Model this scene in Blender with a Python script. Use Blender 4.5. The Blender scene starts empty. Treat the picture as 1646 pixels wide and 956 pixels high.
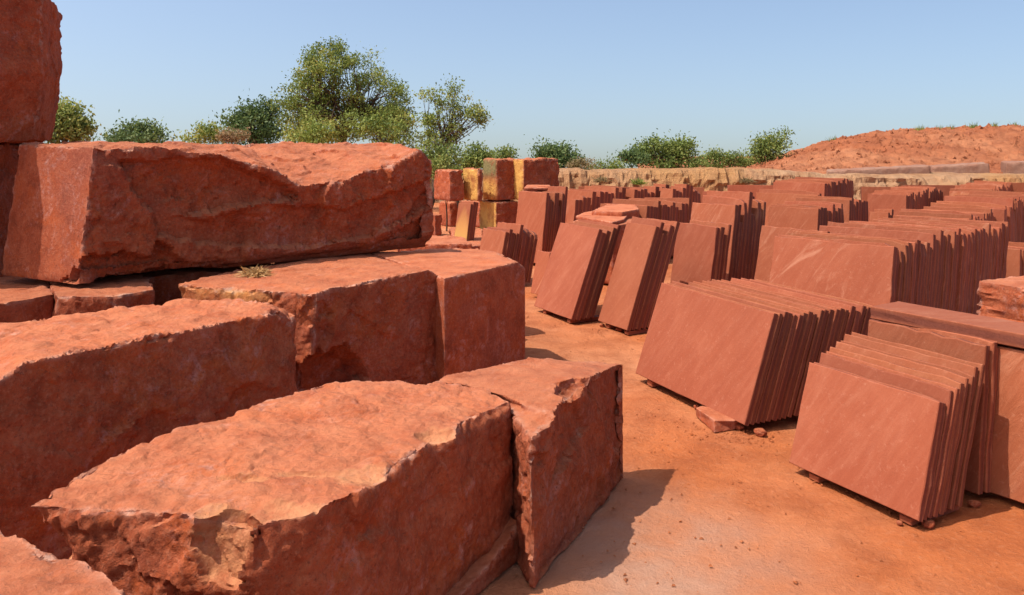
import bpy, bmesh, math, random
import numpy as np
from mathutils import Vector, Matrix
from mathutils.bvhtree import BVHTree
from mathutils.kdtree import KDTree

random.seed(7)
RNG = np.random.default_rng(11)
scene = bpy.context.scene
COL = scene.collection
CAM_H, FPX, CX, HOR = 2.2, 1292.0, 823.0, 229.0      # eye height, focal length, centre column and horizon row of the photograph

# ------------------------------------------------------------------ helpers
def ray(x, y):
    return np.array([(x - CX) / FPX, 1.0, -(y - HOR) / FPX])

def at_height(x, y, z):
    """point of the sight line through pixel x, y that lies at height z"""
    r = ray(x, y)
    return np.array([0, 0, CAM_H]) + r * ((z - CAM_H) / r[2])

def at_depth(x, y, d):
    return np.array([0, 0, CAM_H]) + ray(x, y) * d

def on_plane(x, y, a, b):
    """point of the sight line on the vertical plane through the ground traces of a and b"""
    n = np.array([-(b[1] - a[1]), b[0] - a[0], 0.0])
    r = ray(x, y)
    o = np.array([0, 0, CAM_H])
    return o + r * (np.dot(n, a - o) / np.dot(n, r))

def link(name, me, mat=None, parent=None, loc=(0, 0, 0)):
    o = bpy.data.objects.new(name, me)
    COL.objects.link(o)
    o.location = loc
    if mat and me is not None:
        me.materials.clear()
        me.materials.append(mat)
    if parent:
        o.parent = parent
    return o

def tag(o, label, cat, group=None):
    o['label'] = label
    o['category'] = cat
    o['kind'] = 'thing'
    if group:
        o['group'] = group
    return o

def mesh_from(name, v, f, smooth=False):
    me = bpy.data.meshes.new(name)
    me.from_pydata([tuple(map(float, p)) for p in v], [], [tuple(map(int, q)) for q in f])
    me.update()
    if smooth:
        me.polygons.foreach_set('use_smooth', [True] * len(me.polygons))
    return me

def _hash(ix, iy, iz, seed):
    h = (ix * 374761393 + iy * 668265263 + iz * 1274126177 + seed * 974711) & 0xffffffff
    h = ((h ^ (h >> 13)) * 1103515245) & 0xffffffff
    h = (h ^ (h >> 16)) & 0xffffffff
    return h / 2147483648.0 - 1.0

def vnoise(p, seed=0):
    p = np.asarray(p, dtype=float) + 1000.0
    i = np.floor(p).astype(np.int64)
    f = p - i
    u = f * f * f * (f * (f * 6 - 15) + 10)
    r = 0
    for dx in (0, 1):
        for dy in (0, 1):
            for dz in (0, 1):
                w = (u[:, 0] if dx else 1 - u[:, 0]) * (u[:, 1] if dy else 1 - u[:, 1]) * (u[:, 2] if dz else 1 - u[:, 2])
                r = r + w * _hash(i[:, 0] + dx, i[:, 1] + dy, i[:, 2] + dz, seed)
    return r

def fbm(p, octaves=4, rough=0.5, seed=0):
    s, a, t = 0, 1.0, 0.0
    p = np.asarray(p, dtype=float)
    for k in range(octaves):
        s = s + a * vnoise(p * 2 ** k + 17.3 * k, seed + k)
        t += a
        a *= rough
    return s / t

def facets(p, size, seed, edge=.06):
    """broken-stone relief: every cell of a warped random mosaic is a tilted plane"""
    rng = np.random.default_rng(seed)
    q = p + 0.22 * size * np.stack([vnoise(p / size * 1.7 + 9 * k, seed + k) for k in range(3)], 1) \
          + 0.05 * size * np.stack([vnoise(p / size * 7 + 5 * k, seed + 7 + k) for k in range(3)], 1)
    ext = np.maximum(p.max(0) - p.min(0), size)
    area = 2 * (ext[0] * ext[1] + ext[1] * ext[2] + ext[0] * ext[2]) * .8
    n = int(np.clip(area / size ** 2 * 1.2, 8, min(len(p), 14000)))
    c = q[rng.integers(0, len(p), n)] + rng.normal(size=(n, 3)) * size * .3
    t = rng.normal(size=(n, 3))
    t /= np.linalg.norm(t, axis=1)[:, None]
    off = rng.uniform(-1, 1, n)
    kd = KDTree(n)
    for i, cc in enumerate(c.tolist()):
        kd.insert(cc, i)
    kd.balance()
    near = [kd.find_n(x, 2) for x in q.tolist()]
    k = np.array([[u[0][1], u[1][1]] for u in near])
    f0 = np.array([u[0][2] for u in near]); f1 = np.array([u[1][2] for u in near])
    v = [np.clip(0.5 * off[k[:, j]] + (t[k[:, j]] * (q - c[k[:, j]])).sum(1) / size * 1.3, -1.4, 1.4) for j in (0, 1)]
    w = np.clip((f1 - f0) / (edge * size), 0, 1)
    w = w * w * (3 - 2 * w)
    return w * v[0] + (1 - w) * 0.5 * (v[0] + v[1])

# ------------------------------------------------------------------ materials
class NT:
    def __init__(self, name, rough=0.9, spec=0.2):
        self.m = bpy.data.materials.new(name)
        self.m.use_nodes = True
        self.t = self.m.node_tree
        self.b = self.t.nodes['Principled BSDF']
        self.b.inputs['Roughness'].default_value = rough
        self.b.inputs['Specular IOR Level'].default_value = spec
        self.tc = self.t.nodes.new('ShaderNodeTexCoord')
    def node(self, kind, **kw):
        n = self.t.nodes.new(kind)
        for k, v in kw.items():
            setattr(n, k, v)
        return n
    def put(self, sock, v):
        if isinstance(v, bpy.types.NodeSocket):
            self.t.links.new(v, sock)
        elif isinstance(v, tuple) and len(v) == 3 and sock.type == 'RGBA':
            sock.default_value = (*v, 1)
        else:
            sock.default_value = v
    def mapping(self, scale=(1, 1, 1), rot=(0, 0, 0), loc=(0, 0, 0), coord='Object'):
        n = self.node('ShaderNodeMapping')
        if any(rot):                  # turn first, then stretch
            n.vector_type = 'TEXTURE'
            scale = tuple(1 / k for k in scale)
        n.inputs['Scale'].default_value = scale
        n.inputs['Rotation'].default_value = rot
        self.put(n.inputs['Location'], loc)
        self.t.links.new(self.tc.outputs[coord], n.inputs['Vector'])
        return n.outputs[0]
    def noise(self, vec, scale, detail=5, rough=0.55, dist=0.0):
        n = self.node('ShaderNodeTexNoise')
        self.t.links.new(vec, n.inputs['Vector'])
        n.inputs['Scale'].default_value = scale
        n.inputs['Detail'].default_value = detail
        n.inputs['Roughness'].default_value = rough
        n.inputs['Distortion'].default_value = dist
        return n.outputs['Fac']
    def voro(self, vec, scale, feature='F1'):
        n = self.node('ShaderNodeTexVoronoi', feature=feature)
        self.t.links.new(vec, n.inputs['Vector'])
        n.inputs['Scale'].default_value = scale
        return n.outputs['Distance']
    def ramp(self, fac, stops):
        n = self.node('ShaderNodeValToRGB')
        e = n.color_ramp.elements
        while len(e) < len(stops):
            e.new(0.5)
        for k, (p, c) in enumerate(stops):
            e[k].position = p
            e[k].color = (*c, 1) if isinstance(c, tuple) else (c, c, c, 1)
        self.t.links.new(fac, n.inputs['Fac'])
        return n.outputs['Color']
    def mask(self, fac, lo, hi):
        n = self.node('ShaderNodeMapRange')
        n.inputs['From Min'].default_value = lo
        n.inputs['From Max'].default_value = hi
        self.t.links.new(fac, n.inputs['Value'])
        return n.outputs[0]
    def mix(self, fac, a, b, mode='MIX'):
        n = self.node('ShaderNodeMix', data_type='RGBA', blend_type=mode)
        self.put(n.inputs[0], fac)
        self.put(n.inputs[6], a)
        self.put(n.inputs[7], b)
        return n.outputs[2]
    def math(self, op, a, b=0.0):
        n = self.node('ShaderNodeMath', operation=op)
        self.put(n.inputs[0], a)
        self.put(n.inputs[1], b)
        return n.outputs[0]
    def attr(self, name):
        return self.node('ShaderNodeAttribute', attribute_name=name).outputs['Fac']
    def bump(self, h, strength, dist, prev=None):
        n = self.node('ShaderNodeBump')
        n.inputs['Strength'].default_value = strength
        n.inputs['Distance'].default_value = dist
        self.t.links.new(h, n.inputs['Height'])
        if prev is not None:
            self.t.links.new(prev, n.inputs['Normal'])
        return n.outputs[0]
    def done(self, color, normal=None):
        self.put(self.b.inputs['Base Color'], color)
        if normal is not None:
            self.t.links.new(normal, self.b.inputs['Normal'])
        return self.m

def rock_material():
    n = NT('red_sandstone', 0.88, 0.25)
    rnd = n.node('ShaderNodeObjectInfo').outputs['Random']
    v = n.mapping()
    big = n.noise(v, 1.1, 5, .6)
    med = n.noise(v, 5, 7, .65, .4)
    fine = n.noise(v, 38, 6, .7)
    c = n.ramp(med, [(.3, (.20, .038, .012)), (.5, (.31, .066, .023)), (.72, (.40, .108, .044))])
    rust = n.math('MULTIPLY', n.mask(n.noise(v, 3.3, 7, .68, .8), .48, .66), .75)
    c = n.mix(rust, c, (.40, .074, .011))
    plum = n.math('MULTIPLY', n.mask(big, .5, .68), .5)
    c = n.mix(plum, c, (.24, .07, .045))
    # bruises and dust scuffs left by handling
    sc = n.math('MULTIPLY', n.mask(n.noise(v, 3.1, 9, .72, 1.2), .52, .68), n.mask(n.noise(v, 21, 4, .7), .42, .62))
    c = n.mix(n.math('MULTIPLY', sc, .7), c, (.50, .28, .23))
    c = n.mix(n.math('MULTIPLY', n.mask(fine, .50, .68), .5), c, (.43, .16, .085))
    c = n.mix(n.math('MULTIPLY', n.mask(n.noise(v, 48, 5, .75), .54, .66), .6), c, (.11, .026, .014))
    # dry quarry dust lying on the flat tops
    g = n.node('ShaderNodeNewGeometry')
    sep = n.node('ShaderNodeSeparateXYZ')
    n.t.links.new(g.outputs['Normal'], sep.inputs[0])
    up = n.mask(sep.outputs[2], .55, .92)
    dust = n.math('MULTIPLY', up, n.mask(n.noise(v, 4.5, 8, .7), .25, .75))
    c = n.mix(n.math('MULTIPLY', dust, .85), c, (.50, .178, .08))
    c = n.mix(n.math('MULTIPLY', n.math('MULTIPLY', up, n.mask(n.noise(n.mapping((1, 2.2, 1)), 16, 6, .75), .56, .68)), .55), c, (.26, .07, .03))
    # freshly broken arrises
    e = n.math('MULTIPLY', n.attr('arris'), n.mask(n.noise(v, 9, 6, .75), .42, .62))
    c = n.mix(n.math('MULTIPLY', e, .75), c, (.56, .36, .27))
    sp = n.math('MULTIPLY', n.attr('spall'), n.mask(n.noise(v, 9, 6, .7), .3, .6))
    c = n.mix(n.math('MULTIPLY', sp, .55), c, (.52, .25, .11))
    o = n.math('MULTIPLY', n.attr('ochre'), n.mask(n.noise(v, 2.6, 5, .6), .25, .5))
    c = n.mix(o, c, n.ramp(fine, [(.3, (.52, .24, .05)), (.7, (.72, .42, .11))]))
    mo = n.math('MULTIPLY', n.attr('moss'), n.mask(n.noise(v, 5, 5, .6), .25, .45))
    c = n.mix(mo, c, (.20, .155, .06))
    hs = n.node('ShaderNodeHueSaturation')
    n.put(hs.inputs['Value'], n.math('ADD', n.math('MULTIPLY', rnd, .22), .9))
    n.t.links.new(c, hs.inputs['Color'])
    rg = n.attr('ruggedness')
    h = n.math('ADD', n.math('MULTIPLY', n.noise(v, 11, 9, .68), 1.0), n.math('MULTIPLY', n.voro(v, 30), .2))
    h = n.math('MULTIPLY', h, n.math('ADD', rg, .04))
    h = n.math('ADD', h, n.math('MULTIPLY', fine, .16))
    nb = n.bump(h, .9, .045)
    nb = n.bump(n.noise(v, 110, 4, .75), .6, .008, nb)
    return n.done(hs.outputs[0], nb)

def slab_material():
    n = NT('sawn_sandstone', 0.82, 0.25)
    oi = n.node('ShaderNodeObjectInfo')
    rnd = oi.outputs['Random']
    cmb = n.node('ShaderNodeCombineXYZ')
    for k, mul in enumerate((37.0, 11.0, 53.0)):
        n.put(cmb.inputs[k], n.math('MULTIPLY', rnd, mul))
    v0 = n.mapping(loc=cmb.outputs[0])
    v = n.mapping((1.6, 1.6, 6.5), (0, -1.05, 0), cmb.outputs[0])
    a = n.noise(v, 1.3, 7, .62, .5)
    b = n.noise(v0, 2.0, 6, .6)
    fine = n.noise(v0, 70, 5, .7)
    c = n.ramp(b, [(.3, (.272, .068, .028)), (.55, (.302, .080, .034)), (.75, (.338, .097, .043))])
    c = n.mix(n.math('MULTIPLY', n.mask(a, .48, .75), .22), c, (.44, .165, .088))
    gr = n.noise(n.mapping((1.5, 1.5, 13), (0, -1.1, 0), cmb.outputs[0]), 2.2, 7, .7, .3)
    c = n.mix(n.math('MULTIPLY', n.mask(gr, .5, .7), .15), c, (.47, .19, .105))
    c = n.mix(n.math('MULTIPLY', n.mask(gr, .5, .32), .16), c, (.21, .048, .02))
    vs = n.mapping((1, 1, 4.5), (0, -1.0, 0), cmb.outputs[0])
    c = n.mix(n.math('MULTIPLY', n.mask(n.noise(vs, .9, 9, .68, 1.2), .54, .74), n.attr('streak')), c, (.52, .24, .14))
    c = n.mix(n.math('MULTIPLY', n.mask(n.noise(v, 3.0, 6, .6), .55, .75), .3), c, (.27, .07, .036))
    c = n.mix(n.math('MULTIPLY', n.mask(n.noise(v0, 30, 7, .8), .56, .7), .4), c, (.50, .22, .13))
    c = n.mix(n.math('MULTIPLY', n.mask(n.noise(v0, 55, 5, .8), .56, .7), .35), c, (.20, .05, .022))
    c = n.mix(n.math('MULTIPLY', n.mask(n.noise(n.mapping((.8, 9, 9), (0, -1.2, 0), cmb.outputs[0]), 2.5, 6, .7), .55, .75), .3), c, (.27, .075, .03))
    c = n.mix(n.math('MULTIPLY', n.attr('ochre'), n.mask(b, .3, .5)), c, (.60, .30, .08))
    c = n.mix(n.math('MULTIPLY', n.attr('edge_shade'), .85), c, n.ramp(fine, [(.3, (.12, .032, .02)), (.7, (.20, .055, .032))]))  # shade on the slab edges, put into their base colour
    hs = n.node('ShaderNodeHueSaturation')
    n.put(hs.inputs['Value'], n.math('ADD', n.math('MULTIPLY', rnd, .3), .8))
    n.put(hs.inputs['Hue'], n.math('ADD', n.math('MULTIPLY', n.math('FRACT', n.math('MULTIPLY', rnd, 7.3)), .006), .497))
    n.t.links.new(c, hs.inputs['Color'])
    h = n.math('ADD', n.math('MULTIPLY', fine, .25), n.math('MULTIPLY', a, n.math('ADD', n.attr('cleft'), .10)))
    nb = n.bump(h, .5, .02)
    return n.done(hs.outputs[0], nb)

def dirt_material(name, base, pale, dark, scale=1.0, bumpd=.05, dusty=False):
    n = NT(name, .95, .1)
    v = n.mapping()
    big = n.noise(v, .35 * scale, 6, .6, .3)
    med = n.noise(v, 2.2 * scale, 8, .65, .3)
    fine = n.noise(v, 26 * scale, 8, .72)
    c = n.mix(n.mask(big, .4, .62), base, pale)
    c = n.mix(n.math('MULTIPLY', n.mask(med, .42, .66), .65), c, dark)
    c = n.mix(n.math('MULTIPLY', n.mask(fine, .52, .7), .5), c, pale)
    c = n.mix(n.math('MULTIPLY', n.mask(n.noise(v, 55 * scale, 4, .7), .6, .72), .4), c, dark)
    if dusty:      # stone powder trodden into the earth beside the boulders
        d = n.math('MULTIPLY', n.attr('powder'), n.mask(med, .2, .6))
        c = n.mix(n.math('MULTIPLY', d, .8), c, (.50, .285, .19))
    h = n.math('ADD', n.math('MULTIPLY', med, .8), n.math('MULTIPLY', fine, .45))
    h = n.math('ADD', h, n.math('MULTIPLY', n.noise(v, 90 * scale, 4, .7), .15))
    return n.done(c, n.bump(h, .8, bumpd / scale))

def leaf_material(name, dark, light, gold):
    n = NT(name, .6, .3)
    t = n.attr('tint')
    c = n.ramp(t, [(0, dark), (.6, light), (1, gold)])
    n.put(n.b.inputs['Base Color'], c)
    tr = n.node('ShaderNodeBsdfTranslucent')
    n.t.links.new(c, tr.inputs['Color'])
    mx = n.node('ShaderNodeMixShader')
    mx.inputs[0].default_value = .38
    n.t.links.new(n.b.outputs[0], mx.inputs[1])
    n.t.links.new(tr.outputs[0], mx.inputs[2])
    out = [x for x in n.t.nodes if x.type == 'OUTPUT_MATERIAL'][0]
    n.t.links.new(mx.outputs[0], out.inputs['Surface'])
    return n.m

def bark_material():
    n = NT('bark', .95, .1)
    v = n.mapping((6, 6, 1.5))
    f = n.noise(v, 5, 6, .7)
    return n.done(n.ramp(f, [(.3, (.05, .03, .02)), (.7, (.16, .1, .065))]), n.bump(f, .6, .03))

ROCK, SLAB, BARK = rock_material(), slab_material(), bark_material()
EARTH = dirt_material('red_earth', (.46, .132, .043), (.52, .21, .10), (.27, .07, .026), 1.0, .08, True)
MOUND = dirt_material('spoil_earth', (.36, .115, .05), (.46, .18, .085), (.2, .06, .03), .6, .16)
LEDGE = dirt_material('ochre_ledge', (.43, .22, .09), (.45, .26, .145), (.27, .115, .052), .7, .2)
SCRUB = dirt_material('scrub_soil', (.36, .2, .1), (.42, .27, .15), (.2, .13, .06), .5)
LEAF_OLIVE = leaf_material('olive_leaves', (.075, .115, .02), (.24, .29, .055), (.44, .42, .11))
LEAF_GREEN = leaf_material('green_leaves', (.085, .125, .028), (.22, .27, .06), (.40, .40, .11))
LEAF_DARK = leaf_material('dark_leaves', (.045, .08, .026), (.11, .165, .048), (.20, .24, .075))
LEAF_DRY = leaf_material('dry_leaves', (.16, .12, .045), (.27, .2, .085), (.38, .25, .14))
LEAF_STRAW = leaf_material('straw', (.40, .22, .08), (.52, .31, .12), (.62, .4, .18))
PALE = dirt_material('pale_block_stone', (.27, .135, .09), (.33, .21, .15), (.22, .085, .05), .8)

# ------------------------------------------------------------------ rocks
def add_attr(me, name, val):
    a = me.attributes.new(name, 'FLOAT', 'POINT')
    a.data.foreach_set('value', np.asarray(val, dtype=np.float32))

def rock(name, label, cat, V, F, style, voxel, seed, scoops=(), cuts=(), group=None, paint=None, chip=.035, arris_w=.022, spall=(), strata=0.0, recess=()):
    """V, F: coarse solid in world space; style[i] = (facet depth, facet size, noise depth, noise size) for face i.
    The solid is cut to a dense skin, then broken: facets, scoops at the arrises, chips and pits."""
    V = np.array(V, dtype=float)
    base = np.array([V[:, 0].mean(), V[:, 1].mean(), V[:, 2].min()])
    V = V - base
    bm = bmesh.new()
    vs = [bm.verts.new(p) for p in V]
    lay = bm.faces.layers.int.new('fid')
    for i, f in enumerate(F):
        fc = bm.faces.new([vs[k] for k in f])
        fc[lay] = i
    bmesh.ops.recalc_face_normals(bm, faces=bm.faces)
    bmesh.ops.triangulate(bm, faces=bm.faces)
    bm.normal_update()
    sharp = [(np.array(e.verts[0].co), np.array(e.verts[1].co)) for e in bm.edges
             if len(e.link_faces) == 2 and e.calc_face_angle_signed(0) > math.radians(32)
             and max(e.verts[0].co.z, e.verts[1].co.z) > .03]
    bvh = BVHTree.FromBMesh(bm)
    bm.faces.ensure_lookup_table()
    fid = [f[lay] for f in bm.faces]
    cm = bpy.data.meshes.new('coarse')
    bm.to_mesh(cm)
    bm.free()
    tmp = bpy.data.objects.new('coarse', cm)
    COL.objects.link(tmp)
    md = tmp.modifiers.new('r', 'REMESH')
    md.mode = 'VOXEL'
    md.voxel_size = voxel
    dg = bpy.context.evaluated_depsgraph_get()
    me = bpy.data.meshes.new_from_object(tmp.evaluated_get(dg))
    bpy.data.objects.remove(tmp)
    bpy.data.meshes.remove(cm)
    n = len(me.vertices)
    P = np.empty(n * 3); me.vertices.foreach_get('co', P); P = P.reshape(-1, 3)
    N = np.empty(n * 3); me.vertices.foreach_get('normal', N); N = N.reshape(-1, 3)
    fi = np.array([fid[bvh.find_nearest(p)[2]] for p in P.tolist()])
    E = np.empty(len(me.edges) * 2, dtype=np.int32); me.edges.foreach_get('vertices', E); E = E.reshape(-1, 2)
    ed = np.full(n, 9.0)
    for a, b in sharp:
        ab = b - a
        L2 = max(1e-9, ab @ ab)
        t = np.clip(((P - a) @ ab) / L2, 0, 1)
        ed = np.minimum(ed, np.linalg.norm(P - a - t[:, None] * ab, axis=1))
    S = np.array(style, dtype=float)[fi]
    deg = np.maximum(1, np.bincount(E.ravel(), minlength=n))
    def relax(x, k):
        for _ in range(k):
            y = np.zeros_like(x)
            np.add.at(y, E[:, 0], x[E[:, 1]])
            np.add.at(y, E[:, 1], x[E[:, 0]])
            x = .5 * x + .5 * (y / (deg if x.ndim == 1 else deg[:, None]))
        return x
    amp_f, amp_n = relax(S[:, 0], 4), relax(S[:, 2], 4)
    N = relax(N, 2); N /= np.linalg.norm(N, axis=1)[:, None] + 1e-9
    W = P + base
    D = .13 * amp_f * facets(P, .13, seed + 5) + .06 * amp_f * facets(P, .05, seed + 6)
    for size in np.unique(S[:, 1]):
        D += np.where(S[:, 1] == size, facets(P * np.array([1, 1, 1 + strata]), size, seed) * amp_f * .5, 0)
    sz = S[:, 3][:, None]
    D += fbm(P / sz * np.array([1, 1, 1 + strata]), 5, .55, seed + 50) * amp_n * 1.6
    rid = 1 - np.abs(fbm(P / sz * 1.6 + 40, 4, .55, seed + 90)) * 2
    D -= np.clip(rid - .55, 0, 1) * amp_n * 1.2
    cw = chip * np.clip(fbm(P * 4.5, 4, .6, seed + 33) * 1.6 + .12 + .75 * facets(P, .13, seed + 34) + .3 * facets(P, .05, seed + 35), 0, 1.9)
    ch = np.clip(cw - ed, 0, 9)
    D -= .75 * ch
    if recess:                        # slices split off the face: outlines in the plane of the face, own depth
        (pa, pb), shapes = recess
        u = np.array([pb[0] - pa[0], pb[1] - pa[1], 0.0]); u /= np.linalg.norm(u)
        nf = np.array([u[1], -u[0], 0.0])
        Wp = P + base
        wx = (Wp - pa) @ u + .03 * fbm(P * 6, 4, .65, seed + 44) + .02 * facets(P, .1, seed + 45); wz = Wp[:, 2] + .03 * fbm(P * 6, 4, .65, seed + 46) + .02 * facets(P, .1, seed + 47)
        facing = (N @ nf) > .3
        for pts, dep in shapes:
            poly = [((p - pa) @ u, p[2]) for p in (on_plane(x, y, pa, pb) for x, y in pts)]
            ins = np.zeros(n, bool); dist = np.full(n, 9.0)
            for (x0, z0), (x1, z1) in zip(poly, poly[1:] + poly[:1]):
                ins ^= ((z0 > wz) != (z1 > wz)) & (wx < (x1 - x0) * (wz - z0) / ((z1 - z0) or 1e-9) + x0)
                L2 = (x1 - x0) ** 2 + (z1 - z0) ** 2
                tt = np.clip(((wx - x0) * (x1 - x0) + (wz - z0) * (z1 - z0)) / L2, 0, 1)
                dist = np.minimum(dist, np.hypot(wx - x0 - tt * (x1 - x0), wz - z0 - tt * (z1 - z0)))
            D -= ins * facing * dep * (.5 * np.clip(dist / .03, 0, 1) + .5 * np.clip(dist / .4, 0, 1))
    P2 = P + N * D[:, None]
    sp = np.zeros(n)
    for c, r, d in scoops:            # centre (world), radii, direction the stone broke away
        c = np.array(c) - base
        r = np.array(r, dtype=float) * np.ones(3)
        d = np.array(d, dtype=float); d /= np.linalg.norm(d)
        q = (P2 - c) / r
        q = q * (1 + .10 * fbm(P * 9, 3, .6, seed + 70) + .12 * facets(P, .12, seed + 72) + .05 * facets(P, .05, seed + 73))[:, None]
        ins = ((q ** 2).sum(1) < 1) & (N @ d > .1)
        dd = -d / r
        A = (dd ** 2).sum(); B = (q * dd).sum(1); C = (q ** 2).sum(1) - 1
        t = (-B + np.sqrt(np.maximum(0, B * B - A * C))) / A
        t = np.minimum(t, .9 * r.min())
        P2 = np.where(ins[:, None], P2 - d * t[:, None] + N * (fbm(P * 14, 3, .6, seed + 71) * .008)[:, None], P2)
        sp = np.maximum(sp, ins * 1.0)
    for c, nn in cuts:
        c = np.array(c) - base
        nn = np.array(nn, dtype=float); nn /= np.linalg.norm(nn)
        s = (P2 - c) @ nn + .02 * fbm(P * 5, 4, .6, seed + 80)
        P2 = P2 - nn * np.maximum(0, s)[:, None]
    me.vertices.foreach_set('co', P2.ravel())
    me.update()
    me.polygons.foreach_set('use_smooth', [True] * len(me.polygons))
    add_attr(me, 'arris', np.clip(np.exp(-(ed / arris_w) ** 2) * .35 + np.clip(ch / .012, 0, 1) * .8, 0, 1))
    me.set_sharp_from_angle(angle=math.radians(34))
    add_attr(me, 'ruggedness', np.clip(amp_n / .03 + amp_f / .25, 0.05, 1))
    add_attr(me, 'spall', relax(sp, 2) * (1.0 if spall else 0.0))
    W2 = P2 + base
    oc, mo = (paint(W2, fi) if paint else (np.zeros(n), np.zeros(n)))
    add_attr(me, 'ochre', relax(np.asarray(oc, float), 2)); add_attr(me, 'moss', relax(np.asarray(mo, float), 2))
    me.name = name
    o = link(name, me, ROCK, loc=base)
    return tag(o, label, cat, group)

def loft(st):
    """st: list of stations (front bottom, front top, back top, back bottom). Faces: fronts, tops, backs, bottoms, first end, last end"""
    V, F, kinds = [], [], []
    for s in st:
        V += [np.array(p, float) for p in s]
    for i in range(len(st) - 1):
        a, b = 4 * i, 4 * i + 4
        for k, kd in enumerate(('front', 'top', 'back', 'bottom')):
            k2 = (k + 1) % 4
            F.append((a + k, a + k2, b + k2, b + k)); kinds.append(kd)
    F.append((0, 1, 2, 3)); kinds.append('first')
    e = 4 * len(st) - 4
    F.append((e, e + 1, e + 2, e + 3)); kinds.append('last')
    return V, F, kinds

def prism(rings):
    """rings: list of equally long point rings from top to bottom"""
    m = len(rings[0])
    V = [np.array(p, float) for r in rings for p in r]
    F = [tuple(range(m)), tuple(range((len(rings) - 1) * m, len(rings) * m))]
    kinds = ['top', 'bottom']
    for k in range(len(rings) - 1):
        for i in range(m):
            j = (i + 1) % m
            F.append((k * m + i, k * m + j, (k + 1) * m + j, (k + 1) * m + i)); kinds.append(i)
    return V, F, kinds

def ground(p, z=0.0):
    return np.array([p[0], p[1], z])

SAWN = (0.0, .5, .003, .35)
ROUGH = (.06, .4, .018, .3)
COARSE = (.042, .15, .014, .12)
def styles(kinds, **kw):
    d = dict(front=ROUGH, top=(.012, .3, .012, .3), back=ROUGH, bottom=SAWN, first=ROUGH, last=ROUGH)
    d.update(kw)
    return [d.get(k, ROUGH) for k in kinds]

BOULDERS = 'rough quarried sandstone blocks'

# --- long block lying across the others
A, B = at_height(120, 460, 1.05), at_height(690, 402, 1.05)
st = []
for (tx, ty), (bx, by), back, bz in [((153, 236), (124, 459), (-.92, .48), 2.185), ((250, 238), (220, 449), (-.86, .75), 2.19),
        ((350, 246), (330, 440), (-.8, .9), 2.195), ((430, 268), (420, 431), (-.75, 1.0), 2.2), ((490, 300), (490, 424), (-.72, 1.05), 2.2),
        ((560, 288), (560, 417), (-.7, 1.05), 2.2), ((632, 262), (632, 409), (-.66, 1.0), 2.2), ((676, 240), (680, 403), (-.6, .9), 2.2), ((696, 262), (697, 398), (-.5, .8), 2.17)]:
    ft, fb = on_plane(tx, ty, A, B), on_plane(bx, by, A, B)
    fb[2] = 1.06
    bt = ft + np.array([*back, 0]); bt[2] = bz
    bb = fb + np.array([*back, 0]); bb[2] = 1.06
    st.append((fb, ft, bt, bb))
V, F, K = loft(st)
nrm = np.array([.64, -.77, 0])
cq = on_plane(650, 375, A, B)
rock('sandstone_block', 'long massive block with a rough broken front, resting across the smaller blocks', 'stone block', V, F,
     styles(K, front=(.13, .8, .010, .4), top=(.045, .34, .012, .22), first=SAWN, last=(.06, .4, .02, .3)), .02, 21,
     scoops=[(on_plane(215, 470, A, B) + nrm * .05, (.62, .5, .16), (.64, -.77, -.3)), (on_plane(300, 440, A, B) + nrm * .02, (.4, .35, .10), (.64, -.77, -.5))],
     cuts=[(cq, (.50, -.55, -.67))], group=BOULDERS, recess=((A, B), [
         ([(133, 413), (160, 408), (205, 402), (238, 412), (252, 385), (272, 392), (300, 432), (420, 445), (300, 480), (100, 480)], .20),
         ([(190, 256), (350, 250), (470, 300), (486, 320), (400, 332), (300, 348), (228, 335)], .15), ([(560, 425), (600, 400), (650, 362), (710, 328), (720, 420)], .2),
         ([(240, 330), (330, 352), (430, 325), (560, 332), (700, 282), (700, 330), (600, 382), (480, 402), (330, 395), (250, 380)], .12)]))

# --- rounded boulder at the frame's edge, on top
pts = [(-6.3, 6.5), (-4.95, 6.35), (-4.66, 6.8), (-4.42, 7.6), (-4.7, 8.4), (-6.2, 8.5)]
r_top = [(x * .98 - .1, y, 3.55 + .12 * (i % 2)) for i, (x, y) in enumerate(pts)]
r_hi = [(x, y - .03, 3.2) for x, y in pts]
r_mid = [(x + .03, y - .05, 2.85) for x, y in pts]
r_bot = [(x - .12, y + .03, 2.215) for x, y in pts]
V, F, K = prism([r_top, r_hi, r_mid, r_bot])
rock('sandstone_block', 'tall dark rounded block cut off by the picture edge, perched above the long block', 'stone block', V, F,
     [(.04, .5, .02, .3)] * len(F), .022, 5, group=BOULDERS, chip=.05)
V, F, K = prism([[(-7, 6.5, 2.2), (-4.95, 6.5, 2.2), (-5.0, 8.7, 2.2), (-7, 8.7, 2.2)], [(-7, 6.4, 0), (-4.93, 6.4, 0), (-4.98, 8.8, 0), (-7, 8.8, 0)]])
rock('sandstone_block', 'shaded block beside the sawn end of the long block, under the perched block', 'stone block', V, F, [ROUGH] * len(F), .05, 6, group=BOULDERS)

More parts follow.
